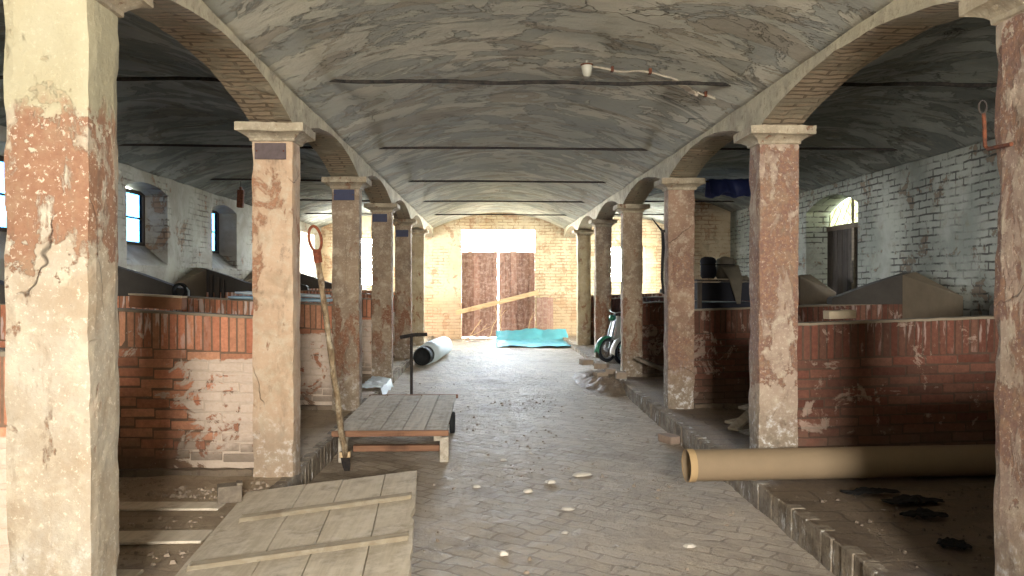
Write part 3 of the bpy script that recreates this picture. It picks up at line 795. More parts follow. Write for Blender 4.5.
def loose(name, lo, hi, mat, label, cat, rz=0, group=None, tilt=0, bev=.004, col=(1, 1, 1), rough=.004, kind=None):
    c = Vector([(lo[i] + hi[i]) / 2 for i in range(3)])
    m = MB(); m.box(lo, hi, col=col, mtx=Matrix.Rotation(rz, 3, 'Z') @ Matrix.Rotation(tilt, 3, 'Y')); m.rough(rough, 14, lo[0])
    return tag(build(name, m, mat, bevel=bev, loc=(c.x, c.y, lo[2])), label, cat, group, kind)
loose('loose_plank', (-3.3, 5.55, .205), (-1.85, 5.72, .222), 'wood_slab', 'long dirt-covered plank beside the wooden offcut on the stall floor', 'plank', -.03, 'dirty planks on the stall floor')
loose('loose_plank', (-3.2, 4.82, .205), (-1.72, 5.05, .222), 'wood_slab', 'dirt-covered plank with pale edge, nearer the camera than the offcut', 'plank', .02, 'dirty planks on the stall floor')
loose('loose_plank', (-2.9, 4.15, .205), (-1.86, 4.38, .222), 'wood_slab', 'dirty plank beside the near end of the slab, by the big cream pillar', 'plank', -.02, 'dirty planks on the stall floor')
# offcut with a split top
oc = thing('wooden_offcut', (-1.80, 5.62, .22), 'small square wooden offcut standing by the corner of the board slab', 'wood block')
m = MB(); m.box((-1.88, 5.57, .245), (-1.72, 5.69, .36), rz=.35); m.rough(.005, 15); build('block', m, 'wood_grey', oc, bevel=.005)
m = MB(); m.box((-1.755, 5.60, .36), (-1.715, 5.68, .376), rz=.35); build('splinter', m, 'wood_grey', oc)

# ------------------------------------------------------------------ cart
ct = thing('flat_cart', (-.95, 9.0, 0), 'low grey plank cart with wheels and an upright T-shaped drawbar', 'cart')
X0, X1, CY0, CY1, CZ = -1.50, -.40, 7.86, 10.3, .315
m = MB(); k = 5; w = (X1 - X0) / k
for i in range(k):
    c = random.uniform(.82, 1.15)
    def fn(u, v, i=i): 
        xx = X0 + i * w + .005 + (w - .01) * u; yy = CY0 + (CY1 - CY0 + [0, .02, -.03, .01, 0][i]) * v
        return (xx, yy, CZ + .004 * mnoise.noise(Vector((xx * 6, yy * 2, i))))
    m.surf(fn, 3, 24, thick=.03, col=(c, c, c))
build('deck', m, 'wood_cart', ct)
m = MB(); m.box((X0 - .02, CY0 - .045, CZ - .052), (X1 + .02, CY0 - .004, CZ + .004)); m.rough(.004, 9); build('front_board', m, 'wood_red', ct, bevel=.006)
m = MB(); m.box((X0 - .02, CY1 + .03, CZ - .05), (X1 + .02, CY1 + .06, CZ + .002)); m.rough(.004, 9); build('rear_board', m, 'wood_red', ct, bevel=.006)
for xx in (X0 + .05, X1 - .13):
    m = MB(); m.box((xx, CY0 + .02, CZ - .11), (xx + .08, CY1 - .02, CZ - .035), col=(.8, .8, .8)); build('side_rail', m, 'wood_cart', ct, bevel=.005)
for xx in (X0 + .04, X1 - .07):
    m = MB(); m.box((xx, CY0 - .002, .0), (xx + .085, CY0 + .085, CZ - .07), col=(.9, .9, .9)); m.rough(.004, 9); build('leg', m, 'wood_cart', ct, bevel=.006)
m = MB(); m.box((X0 + .13, CY0 + .30, .045), (X1 - .08, CY0 + .38, .105)); m.rough(.005, 8); build('stretcher', m, 'wood_red', ct, bevel=.006)
for xx in (X0 + .10, X1 - .01):
    wl = None
    m = MB(); m.lathe([(.085, -.03), (.115, -.03), (.125, -.018), (.125, .018), (.115, .03), (.085, .03)], (xx, 9.35, .127), 'X', 28, closed=True)
    wl = build('wheel', m, 'darkroll', ct)
    m = MB(); m.lathe([(.0, -.02), (.085, -.015), (.085, .015), (0, .02)], (xx, 9.35, .127), 'X', 20); build('hub', m, 'rust', wl)
m = MB(); m.tube([(X0 + .1, 9.35, .127), (X1, 9.35, .127)], .02, 8); build('axle', m, 'rust', ct)
m = MB(); m.tube([(-.985, CY1 + .08, .06), (-.983, CY1 + .08, 1.08)], .019, 8); build('drawbar', m, 'iron', ct)
m = MB(); m.tube([(-1.13, CY1 + .08, 1.05), (-1.0, CY1 + .08, 1.075), (-.95, CY1 + .08, 1.083), (-.78, CY1 + .08, 1.09)], .024, 8); build('crossbar', m, 'iron', ct)

# ------------------------------------------------------------------ long spade
P0 = Vector((-1.315, 7.42, .16)); P1 = Vector((-1.466, 6.93, 2.03)); dv = (P1 - P0)
sp = thing('long_spade', (P0.x, P0.y, 0), 'long mottled pole with rusty iron loop on top leaning beside the peach-coloured pillar', 'spade')
m = MB(); n = 22
pts = [P0 + dv * (i / n) + Vector((.012 * mnoise.noise(Vector((i * .5, 0, 0))), 0, 0)) for i in range(n + 1)]
m.tube(pts, [.030 - .004 * i / n for i in range(n + 1)], 9, rough=.006); build('shaft', m, 'bark', sp, smooth=True)
u = dv.normalized(); s_ = Vector((1, .1, 0)).normalized()
m = MB(); m.tube([P1 - u * .09, P1 + u * .015], .036, 10); build('ferrule', m, 'rust_red', sp)
m = MB(); lp = []
for i in range(25):
    a = -PI / 2 + 2 * PI * i / 24 - PI * 0
    lp.append(P1 + u * (.115 + .11 * math.sin(a)) + s_ * (.052 * math.cos(a)))
m.tube(lp, .0125, 8); build('loop_handle', m, 'rust_red', sp, smooth=True)
m = MB(); b0 = P0
vs = [];  q = -u
for (t, hw) in ((-.05, .06), (0, .075), (.08, .07), (.15, .045)):
    for sg in (-1, 1): vs.append(b0 + q * t + s_ * hw * sg * .55 + Vector((0, -.006, 0)))
    for sg in (1, -1): vs.append(b0 + q * t + s_ * hw * sg * .55 + Vector((0, .006, 0)))
fs = []
for i in range(3):
    for k in range(4): fs.append((i * 4 + k, i * 4 + (k + 1) % 4, i * 4 + 4 + (k + 1) % 4, i * 4 + 4 + k))
fs += [(3, 2, 1, 0), (12, 13, 14, 15)]; m.add(vs, fs); build('blade', m, 'iron', sp)
m = MB(); m.box((P0.x - .05, P0.y - .022, P0.z - .01), (P0.x + .05, P0.y + .022, P0.z + .045)); build('socket', m, 'wood_pale', sp, bevel=.006)

# ------------------------------------------------------------------ cardboard tube
T0 = Vector((1.545, 6.165, ZP + .145)); T1 = Vector((5.1, 6.335, ZP + .145)); td = (T1 - T0); L_ = td.length
tb = thing('cardboard_tube', (T0.x, T0.y, ZP), 'long thick tan cardboard tube lying across the kerb and stall floor', 'tube')
Rt = orient(td.normalized(), (0, 1, 0)).to_4x4(); Mt = Matrix.Translation(T0) @ Rt
m = MB(); m.lathe([(.112, .004), (.122, .004), (.1225, .06), (.122, L_ * .5), (.122, L_), (.112, L_)], (0, 0, 0), 'X', 48, closed=True); m.xf(Mt); build('tube_wall', m, 'cardboard', tb, smooth=True)
m = MB(); m.lathe([(.1235, .0), (.1275, .0), (.1275, .055), (.1235, .055)], (0, 0, 0), 'X', 48, closed=True); m.xf(Mt); build('end_ring', m, 'cardboard_l', tb, smooth=False)

# ------------------------------------------------------------------ things on partitions and walls
loose('brick', (2.86, 6.63, 1.463), (3.10, 6.74, 1.53), 'palebrick', 'single pale brick lying on the dark red partition', 'brick', .05, None, -.04)
bk = thing('hollow_block', (-2.72, 6.67, 1.52), 'long brown terracotta block lying on the orange brick partition', 'block')
m = MB(); m.box((-2.93, 6.62, 1.552), (-2.50, 6.74, 1.655), mtx=Matrix.Rotation(.058, 3, 'Y')); m.rough(.005, 9); build('body', m, 'terra', bk, bevel=.01)
m = MB(); m.box((-2.93, 6.615, 1.655), (-2.50, 6.745, 1.668), mtx=Matrix.Rotation(.058, 3, 'Y')); m.rough(.004, 9); build('rim', m, 'palebrick', bk)

def plate(i, z0, z1, w, mat, label, dx=0):
    x0 = XL - PW; y = YB[i] - PD
    c = (x0 + PW / 2 + dx, y - .020)
    r = thing('wall_plate', (c[0], c[1], z0), label, 'plate', 'blue plates on the pillars', 'thing')
    m = MB(); m.box((c[0] - w / 2, c[1] - .006, z0), (c[0] + w / 2, c[1] + .006, z1)); m.rough(.002, 20); build('panel', m, mat, r, bevel=.003)
    for sx in (-1, 1):
        m = MB(); m.lathe([(.0, -.004), (.007, -.003), (.007, .002)], (c[0] + sx * (w / 2 - .018), c[1] - .007, (z0 + z1) / 2), 'Y', 8); build('nail', m, 'rust', r)
plate(1, 2.755, 2.885, .25, 'plate_old', 'worn slate-grey plate on the peach-coloured pillar', -.01)
plate(2, 2.76, 2.89, .25, 'plate', 'dark blue plate on the cracked brown pillar beside the cart', -.01)
plate(3, 2.74, 2.87, .235, 'plate', 'dark blue plate on the pillar just past the cart', -.02)
plate(4, 2.68, 2.82, .25, 'plate', 'small dark blue plate on the pillar beside the pale rolled sheet', -.01)

hk = thing('iron_bracket', (XR, 3.40, 2.36), 'rusty L-shaped iron bracket with a ring on the mottled pillar in front of the tube', 'bracket')
m = MB(); m.tube([(XR - .022, 3.30, 2.355), (XR - .022, 3.455, 2.36), (XR - .024, 3.475, 2.375), (XR - .026, 3.478, 2.48), (XR - .03, 3.478, 2.52)], .009, 8); build('bar', m, 'rust', hk)
m = MB(); m.tube([(XR - .034 + .018 * math.cos(a), 3.478, 2.548 + .03 * math.sin(a)) for a in [2 * PI * i / 16 for i in range(17)]], .004, 6, caps=False); build('ring', m, 'iron', hk)

# lamp and conduit on the vault
def vz(x): t = (x - XC) / (XR - XC); return 3.30 + .45 * (1 - t * t)
lm = thing('ceiling_lamp', (.87, 7.0, vz(.87)), 'small white porcelain lamp holder hanging from the nave vault', 'lamp', kind='thing')
zt = vz(.87) - .0
m = MB(); m.lathe([(.0, 0), (.012, 0), (.012, -.03), (.045, -.034), (.05, -.05), (.042, -.10), (.03, -.14), (.0, -.145)], (.87, 7.0, zt), 'Z', 18); build('holder', m, 'porcelain', lm, smooth=True)
m = MB(); m.lathe([(.052, -.034), (.056, -.04), (.052, -.048)], (.87, 7.0, zt), 'Z', 18); build('collar', m, 'rust', lm)
cd = thing('conduit', (1.3, 7.0, 3.6), 'flaking white conduit curving along the vault from the lamp', 'cable', kind='thing')
pts = []
for i in range(26):
    t = i / 25; x = .93 + 1.06 * t; y = 7.05 - .18 * math.sin(t * 2.4) + .06 * math.sin(t * 9); pts.append((x, y, vz(x) - .034 + .006 * math.sin(t * 21)))
m = MB(); m.tube(pts, .009, 7, rough=.006); build('wire', m, 'flake_old', cd)
m = MB()
def fl(u, v):
    t = .62 + .24 * u; i = t * 25; k = int(i); f = i - k; p = Vector(pts[k]).lerp(Vector(pts[min(25, k + 1)]), f)
    return p + Vector((0, (v - .5) * (.11 + .05 * mnoise.noise(Vector((u * 6, 3, 0)))), -.014 + .02 * mnoise.noise(Vector((u * 9, v * 4, 2)))))
m.surf(fl, 20, 5, thick=.006); build('flaking_strip', m, 'flake', cd)
for t in (.18, .45, .93):
    k = int(t * 25); p = pts[k]; m = MB(); m.box((p[0] - .012, p[1] - .025, p[2] - .014), (p[0] + .012, p[1] + .025, p[2] + .03)); build('clip', m, 'rust', cd)

# hanging iron in the cart-side aisle
hg = thing('hanging_weight', (-4.03, 13.22, 3.0), 'rusty brown block hanging on a wire from a tie rod near the side windows', 'weight', kind='thing')
m = MB(); m.tube([(-4.03, 13.22, 3.405), (-4.03, 13.22, 3.30)], .006, 6); build('wire', m, 'iron', hg)
m = MB(); m.box((-4.085, 13.18, 2.98), (-3.985, 13.26, 3.27), mtx=Matrix.Rotation(.05, 3, 'Y')); m.rough(.008, 9)
m.box((-4.05, 13.19, 3.27), (-4.01, 13.25, 3.32)); build('block', m, 'rust', hg, bevel=.01)

# pale panels lying on the second partition
def corr(name, xa, xb, yc, z, w, mat, label, sl):
    m = MB()
    def fn(u, v): return (xa + (xb - xa) * u, yc - w / 2 + w * v, z + sl * u + .014 * math.sin(v * 2 * PI * 6))
    m.surf(fn, 10, 72, thick=.006); return tag(build(name, m, mat, smooth=True, loc=((xa + xb) / 2, yc, z)), label, 'sheet', 'pale corrugated sheets on the partition')
corr('corrugated_sheet', -3.10, -1.96, 9.96, 1.585, .62, 'paleblue', 'lower pale blue corrugated panel lying on the partition behind the peach pillar', -.045)
corr('corrugated_sheet', -3.02, -1.98, 9.93, 1.640, .55, 'palewhite', 'upper whitish corrugated panel stacked on the pale blue panel', -.045)
pk = thing('stake_bundle', (-4.2, 12.7, ZP), 'dark old wooden post standing against the far triangular partition head', 'post')
for (x, w) in ((-4.47, .06), (-4.37, .08), (-4.27, .05)):
    m = MB(); m.box((x - w / 2, 13.04, ZP), (x + w / 2, 13.10, 1.98 - (x + 4.66) * .5)); m.rough(.012, 3, x); build('stake', m, 'wood_dark', pk, bevel=.006)
pk['label'] = 'bundle of dark stakes standing against the far triangular partition head'; pk['category'] = 'stakes'

# coil on the rounded partition end
cl = thing('hose_coil', (-3.86, 9.75, 1.62), 'dark coil of hose resting on the rounded end of a partition head', 'hose')
m = MB()
for k in range(3):
    m.tube([(-3.70 + .075 * math.cos(a), 9.72 - .0 + .03 * k, 1.665 + .078 * math.sin(a)) for a in [2 * PI * i / 20 for i in range(21)]], .015, 7, caps=False)
build('coil', m, 'darkroll', cl, smooth=True)
m = MB(); m.tube([(-3.63, 9.75, 1.70), (-3.60, 9.76, 1.66), (-3.60, 9.76, 1.60)], .013, 7); build('loose_end', m, 'palewhite', cl, smooth=True)

# ------------------------------------------------------------------ roll, tarps, boards at the far end
ra, rb = Vector((-1.28, 15.7, fz(16) + .20)), Vector((-1.0, 18.2, fz(19) + .22)); rd = rb - ra
rl = thing('rolled_sheet', (ra.x, ra.y, .1), 'pale bluish rolled sheet with a dark open end beside the kerb', 'roll')
Mr = Matrix.Translation(ra) @ orient(rd.normalized(), (0, 0, 1)).to_4x4(); n = rd.length
m = MB(); m.lathe([(.188, .30), (.205, .28), (.225, n * .4), (.205, n), (.190, n)], (0, 0, 0), 'X', 28, closed=True); m.xf(Mr); m.rough(.014, 3); build('outer_wrap', m, 'palewhite', rl, smooth=True)
m = MB(); m.lathe([(.0, .10), (.10, .06), (.165, -.012), (.18, .02), (.176, n - .02), (0, n - .02)], (0, 0, 0), 'X', 28); m.xf(Mr); m.rough(.010, 5); build('core', m, 'darkroll', rl)

m = MB()
def ts(u, v):
    x = .24 + 1.98 * u; y = 20.0 + 2.75 * v
    z = fz(y) + .045 + .05 * mnoise.noise(Vector((x * 2.2, y * 1.6, 3))) + .03 * mnoise.noise(Vector((x * 6, y * 5, 1)))
    if v > .8: z += (v - .8) * 1.35; y = 20.0 + 2.75 * (.8 + (v - .8) * .75)
    x += .10 * mnoise.noise(Vector((v * 4, u * 3, 8)))
    return (x, y, max(z, fz(y) + .02))
m.surf(ts, 44, 50, thick=.006)
tag(build('plastic_sheet', m, 'cyan', smooth=True, loc=(1.2, 21.3, .1)), 'rumpled turquoise plastic sheet on the floor before the double door', 'plastic sheet')

lb = thing('wooden_board', (1.66, 22.95, .1), 'brown wooden board leaning on the brick wall beside the double door', 'board')
m = MB(); Ml = Matrix.Translation((1.66, 22.98, .13)) @ Matrix.Rotation(-.09, 4, 'X')
for k in range(3): m.box((-.235 + k * .158, -.015, 0), (-.235 + (k + 1) * .158 - .006, .015, 1.17 + .02 * (k % 2)), col=(.9 + .1 * k,) * 3)
m.xf(Ml); build('plank', m, 'wood_door', lb)
m = MB(); m.box((-.23, -.035, .85), (.23, -.016, .92)); m.xf(Ml); build('cleat', m, 'wood_door', lb)
m = MB(); a, b = Vector((-.92, 23.10, .86)), Vector((1.47, 23.10, 1.45)); ang = math.atan2(b.z - a.z, b.x - a.x)
m.box((-.0, 0, -.065), ((b - a).length, .04, .065)); m.rough(.004, 6); m.xf(Matrix.Translation(a) @ Matrix.Rotation(-ang, 4, 'Y'))
tag(build('door_bar', m, 'wood_pale', bevel=.006, loc=tuple(a)), 'pale plank fixed slanting across the double door', 'plank', kind='thing')
br = thing('dry_branch', (.1, 22.6, .1), 'pale dry branches leaning on the lower part of the double door', 'branches')
rn = random.Random(5)
for (x0, x1, z1, y0) in ((.45, .20, 1.0, 22.7), (.30, .42, .95, 22.8), (.0, .35, .75, 22.6), (-.55, -.2, .55, 22.75), (-.7, .1, .35, 22.6), (1.05, 1.30, .75, 22.7)):
    m = MB(); pts = [(x0 + (x1 - x0) * t + .05 * mnoise.noise(Vector((t * 3, x0 * 7, 0))), y0 + (23.04 - y0) * t, fz(23) + .02 + z1 * t) for t in [i / 9 for i in range(10)]]
    m.tube(pts, [.016 - .0012 * i for i in range(10)], 6)
    p = pts[6]; m.tube([p, (p[0] + .10, p[1] - .05, p[2] + .16), (p[0] + .16, p[1] - .05, p[2] + .20)], [.008, .006, .003], 5)
    build('branch', m, 'wood_pale', br)

# pale kerb patch taken for whitewash, built as a crumpled sheet
m = MB()
def sh(u, v):
    x = -1.86 + .34 * u; y = 11.65 + 1.25 * v; z = .235 + .03 * mnoise.noise(Vector((x * 9, y * 6, 0))) + .012 * mnoise.noise(Vector((x * 22, y * 20, 0)))
    if u > .72: z -= (u - .72) * .5; x = -1.86 + .34 * (.72 + (u - .72) * .45) + .06
    return (x, y, z)
m.surf(sh, 16, 34, thick=.004); tag(build('pale_kerb_patch', m, 'palewhite', loc=(-1.7, 12.3, .2)), 'crumpled whitish patch on the kerb beyond the cart', 'plastic film')

# blue tarpaulin hung over the third rod in the tube-side aisle
m = MB()
def tp(u, v):
    x = 3.66 + .78 * u; a = -1 + 2 * v; fold = .035 * math.sin(u * 17 + a * 2) + .02 * mnoise.noise(Vector((u * 9, v * 5, 0)))
    y = 13.22 + (.05 + .10 * abs(a)) * (1 if a > 0 else -1) * min(1, abs(a) * 6) + fold * abs(a)
    z = 3.475 - abs(a) ** 1.3 * (.27 + .07 * mnoise.noise(Vector((u * 4, 1, 0)))) + .012 * mnoise.noise(Vector((u * 12, v * 9, 2)))
    return (x, y, z)
m.surf(tp, 40, 24, thick=-.005); tag(build('hanging_tarpaulin', m, 'tarp', smooth=True, loc=(4.0, 13.22, 3.3)), 'blue tarpaulin bunched over a tie rod near the white brick wall', 'tarpaulin', kind='thing')

# crate and sacks behind the cable pillar's partition
cr = thing('tall_crate', (3.18, 10.75, ZP), 'tall dark crate standing behind the dark brick partition', 'crate')
m = MB()
for k in range(6): m.box((2.76, 10.42, ZP + .01 + k * .262), (3.60, 11.05, ZP + .262 + k * .262 - .012), col=(.8 + .05 * (k % 3),) * 3)
build('slatted_body', m, 'sack_n', cr, bevel=.008)
m = MB(); m.box((2.74, 10.40, 1.772), (3.62, 11.07, 1.80)); build('lid', m, 'wood_dark', cr)
for xx in (2.745, 3.56):
    m = MB(); m.box((xx, 10.385, ZP + .005), (xx + .06, 10.418, 1.765)); build('corner_post', m, 'wood_dark', cr)
def sack(c, rx, ry, h, mat, label, lean=(0, 0)):
    r = thing('sack', (c[0], c[1], c[2]), label, 'sack', 'sacks on the tall crate'); m = MB()
    prof = [(0, 0), (.8, .01), (1.0, .12), (1.02, .35), (.9, .62), (.98, .80), (.86, .93), (.5, .99), (0, 1.0)]
    vs = []; n = 20; fs = []
    for (q, hh) in prof:
        for k in range(n):
            a = 2 * PI * k / n; p = Vector((c[0] + rx * q * math.cos(a) + lean[0] * hh * h, c[1] + ry * q * math.sin(a) + lean[1] * hh * h, c[2] + h * hh)); vs.append(p + nz3(p, 9) * .014)
    for i in range(len(prof) - 1):
        for k in range(n): fs.append((i * n + k, i * n + (k + 1) % n, (i + 1) * n + (k + 1) % n, (i + 1) * n + k))
    m.add(vs, fs); build('bag', m, mat, r, smooth=True)
    m = MB(); m.tube([(c[0] + rx * .96 * math.cos(a) + lean[0] * .62 * h, c[1] + ry * .96 * math.sin(a) + lean[1] * .62 * h, c[2] + h * .64) for a in [2 * PI * i / 20 for i in range(21)]], .008, 6, caps=False); build('tie', m, 'rag', r)
    return r
sack((2.95, 10.62, 1.812), .105, .12, .29, 'sack_n', 'dark navy round-topped sack on the tall crate')
gs = sack((3.19, 10.66, 1.812), .125, .13, .29, 'sack_g', 'grey-brown sack with a hanging flap on the tall crate')
m = MB()
def fp(u, v): 
    w = .12 * (1 - .8 * v); return (3.21 + .06 * v + (u - .5) * 2 * w, 10.52 - .19 * min(1, v * 2.8), 1.98 - .50 * v)
m.surf(fp, 8, 12, thick=.01); build('flap', m, 'sack_g', gs, smooth=True)

# black cable on the reddish pillar's edge
cb = thing('hanging_cable', (2.19, 9.95, 1.7), 'black cable hanging down the nave edge of the reddish pillar', 'cable')
m = MB(); m.tube([(2.06, 9.98, 2.57), (2.09, 9.96, 2.52), (2.15, 9.93, 2.44), (2.185, 9.92, 2.40), (2.19, 9.92, 2.2), (2.186, 9.93, 2.0), (2.182, 9.925, 1.8), (2.195, 9.92, 1.62)], [.006, .008, .01, .018, .022, .02, .018, .012], 7, rough=.008); build('cable', m, 'rag', cb)
m = MB(); m.box((2.165, 9.90, 2.385), (2.213, 9.94, 2.42)); build('bracket', m, 'iron', cb)

# boards dumped in the stall behind the red-stained pillar
for k, (x0, y0, z0, x1, y1, z1, w, lab) in enumerate((
    (2.62, 8.1, .225, 3.9, 8.5, .30, .16, 'lowest grey plank of the heap behind the red-stained pillar'),
    (2.52, 8.25, .30, 3.7, 8.8, .42, .15, 'grey plank lying crossways second in the heap behind the red-stained pillar'),
    (2.48, 8.0, .28, 3.35, 8.75, .72, .12, 'steeply leaning grey plank on the heap behind the red-stained pillar'),
    (2.72, 8.45, .42, 3.8, 8.9, .56, .14, 'topmost pale plank of the heap behind the red-stained pillar'))):
    a, b = Vector((x0, y0, z0)), Vector((x1, y1, z1)); m = MB(); m.box((0, -w / 2, -.014), ((b - a).length, w / 2, .014), col=(.9 + .1 * (k % 2),) * 3)
    m.xf(Matrix.Translation(a) @ orient(b - a, (-(b - a).y, (b - a).x, 0)).to_4x4()); m.rough(.003, 6, k)
    tag(build('plank', m, 'wood_cart', bevel=.004, loc=tuple(a)), lab, 'plank', 'heap of grey planks')
a, b = Vector((2.36, 12.62, .56)), Vector((3.1, 12.2, .25)); m = MB(); m.box((0, -.07, -.025), ((b - a).length, .07, .025)); m.xf(Matrix.Translation(a) @ orient(b - a, (.4, 1, 0)).to_4x4())
tag(build('beam', m, 'wood_grey', bevel=.006, loc=tuple(a)), 'grey beam slanting down in front of the moped pillar', 'beam', kind='thing')

# rags and loose bricks
def rag(cx, cy, lx, ly, lab, seed, g='black rags on the stall floor'):
    m = MB()
    def fn(u, v):
        x = cx + lx * (u - .5) + .05 * mnoise.noise(Vector((u * 4, v * 4, seed))); y = cy + ly * (v - .5) * (.4 + .6 * math.sin(PI * u)) + .07 * mnoise.noise(Vector((u * 3, 9, seed)))
        z = .225 + .05 * abs(mnoise.noise(Vector((u * 5, v * 4, seed + 2)))) * math.sin(PI * u) + .008 * mnoise.noise(Vector((u * 9, v * 8, seed)))
        return (x, y, max(z, .216))
    m.surf(fn, 26, 14, thick=-.006); tag(build('rag', m, 'rag', smooth=True, loc=(cx, cy, .21)), lab, 'rag', g)
rag(2.82, 5.80, .42, .14, 'long thin black rag just in front of the tube', 1)
rag(3.0, 5.55, .42, .20, 'curled black rag in the middle of the stall floor before the tube', 4)
rag(2.9, 5.22, .30, .14, 'small flat black rag below the curled one', 8)
rag(2.75, 4.62, .16, .16, 'little black scrap nearest the camera on the stall floor', 12)
loose('brick', (1.93, 8.62, .005), (2.08, 8.86, .085), 'offbrick', 'loose brick on the paving against the kerb near the reddish pillar', 'brick', .4)
rn = random.Random(3)
for k, (x, y, lab) in enumerate(((1.93, 13.0, 'broken brick closest to the moped pillar in the rubble'), (1.72, 12.75, 'broken brick lying out on the paving before the moped pillar'), (2.02, 12.45, 'broken brick at the camera end of the rubble by the moped pillar'),
                                 (1.86, 13.7, 'broken brick beyond the rubble, between two pillars'), (1.68, 14.3, 'broken brick on the paving in front of the moped wheels'))):
    zb = fz(y) + (.19 if x > 1.5 and 12 < y < 14.8 else 0)
    loose('broken_brick', (x, y, zb), (x + rn.uniform(.13, .24), y + rn.uniform(.12, .2), zb + rn.uniform(.07, .12)), 'rubble', lab, 'brick', rn.uniform(-.6, .6), 'rubble by the moped pillar', rough=.02)
for k, (x, y, s) in enumerate(((.86, 7.32, .09), (.56, 7.05, .05), (.35, 6.75, .045), (.62, 6.2, .06), (.44, 8.2, .05), (.75, 8.3, .04), (1.1, 8.9, .05), (.15, 7.9, .05), (-.1, 6.9, .05), (.55, 5.6, .04), (1.35, 5.3, .05), (.1, 5.2, .035))):
    m = MB(); n = 9; vs = [];
    for lv, q in ((0, 1), (.5, .9), (1, .5)):
        for j in range(n):
            a = 2 * PI * j / n; rr = s * q * (.7 + .5 * random.Random(k * 50 + j).random()); vs.append((x + rr * math.cos(a), y + rr * math.sin(a) * .8, fz(y) - .004 + lv * .024))
    fs = [(i * n + j, i * n + (j + 1) % n, (i + 1) * n + (j + 1) % n, (i + 1) * n + j) for i in range(2) for j in range(n)] + [tuple(range(2 * n, 3 * n)), tuple(reversed(range(n)))]
    m.add(vs, fs); tag(build('plaster_chip', m, 'chip', loc=(x, y, 0)), 'small pale plaster chip lying on the nave paving', 'plaster chip', 'plaster chips on the paving')

# loose dirt and crumbs nobody could count
def scatter(name, n, box, zf, lab, seed, big=.03, dens=None, mat='rubble'):
    rq = random.Random(seed); m = MB()
    while n > 0:
        x = rq.uniform(box[0], box[1]); y = rq.uniform(box[2], box[3])
        if dens and rq.random() > dens(x, y): continue
        n -= 1; sz = big * rq.random() ** 3 + .005; z = zf(x, y); a = rq.uniform(0, 6.28); c = rq.uniform(.6, 1.2)
        vs = [(x + sz * (1.3 if k % 2 else .8) * math.cos(a + k * 1.571) * rq.uniform(.6, 1.2), y + sz * math.sin(a + k * 1.571) * rq.uniform(.6, 1.2), z - .006) for k in range(4)]
        vs += [(q[0] * .55 + x * .45, q[1] * .55 + y * .45, z + sz * rq.uniform(.25, .7)) for q in vs]
        m.add(vs, [(4, 5, 6, 7), (0, 1, 5, 4), (1, 2, 6, 5), (2, 3, 7, 6), (3, 0, 4, 7)], col=(c, c, c))
    tag(build(name, m, mat, loc=((box[0] + box[1]) / 2, (box[2] + box[3]) / 2, .1)), lab, 'debris', kind='stuff')
cl_ = lambda a, b: (lambda x, y: max(0, mnoise.noise(Vector((x * a, y * b, 3.3))) + .35))
scatter('debris', 1300, (-4.4, -1.64, 3.5, 6.45), lambda x, y: ZP + .004, 'crumbs of mortar and dirt strewn over the stall floor beside the board slab', 2, .026, lambda x, y: 0 if any(a_ < y < b_ for a_, b_ in ((5.42, 5.84), (4.72, 5.15), (4.04, 4.48))) else cl_(1.6, 3)(x, y))
scatter('debris', 350, (2.25, 4.6, 3.5, 6.0), lambda x, y: ZP + .006, 'crumbs and dirt strewn over the dark stall floor before the cardboard tube', 3, .018, cl_(1.6, 3), 'dark_crumb')
scatter('debris', 700, (-1.5, 2.08, 4.2, 14), lambda x, y: fz(y), 'crumbs of plaster and dirt strewn over the nave paving', 4, .018, lambda x, y: 0 if (1.85 < x and 8.4 < y < 9.1) or min(math.hypot(x - a_, y - b_) for a_, b_ in ((.86, 7.32), (.56, 7.05), (.35, 6.75), (.62, 6.2), (.44, 8.2), (.75, 8.3), (1.1, 8.9), (.15, 7.9), (-.1, 6.9), (.55, 5.6), (1.35, 5.3), (.1, 5.2))) < .15 or (-1.65 < x < -.25 and 7.6 < y < 10.6) or (x > 1.4 and y > 11.8) else cl_(.9, .9)(x, y))
m = MB()
def mound(u, v):
    x = 1.45 + .75 * u; y = 11.9 + 3.0 * v; e = math.sin(PI * min(1, v * 1.0)) ** .7 * min(1, u * 1.6)
    return (x, y, fz(y) - .02 + .16 * e * (1 + .7 * mnoise.noise(Vector((x * 5, y * 4, 1)))) + .055 * e * mnoise.noise(Vector((x * 13, y * 11, 4))))
m.surf(mound, 34, 90); tag(build('rubble_heap', m, 'dirt', loc=(1.85, 13.4, .1)), 'low heap of dirt and rubble spilling onto the paving before the moped pillar', 'rubble heap', kind='stuff')

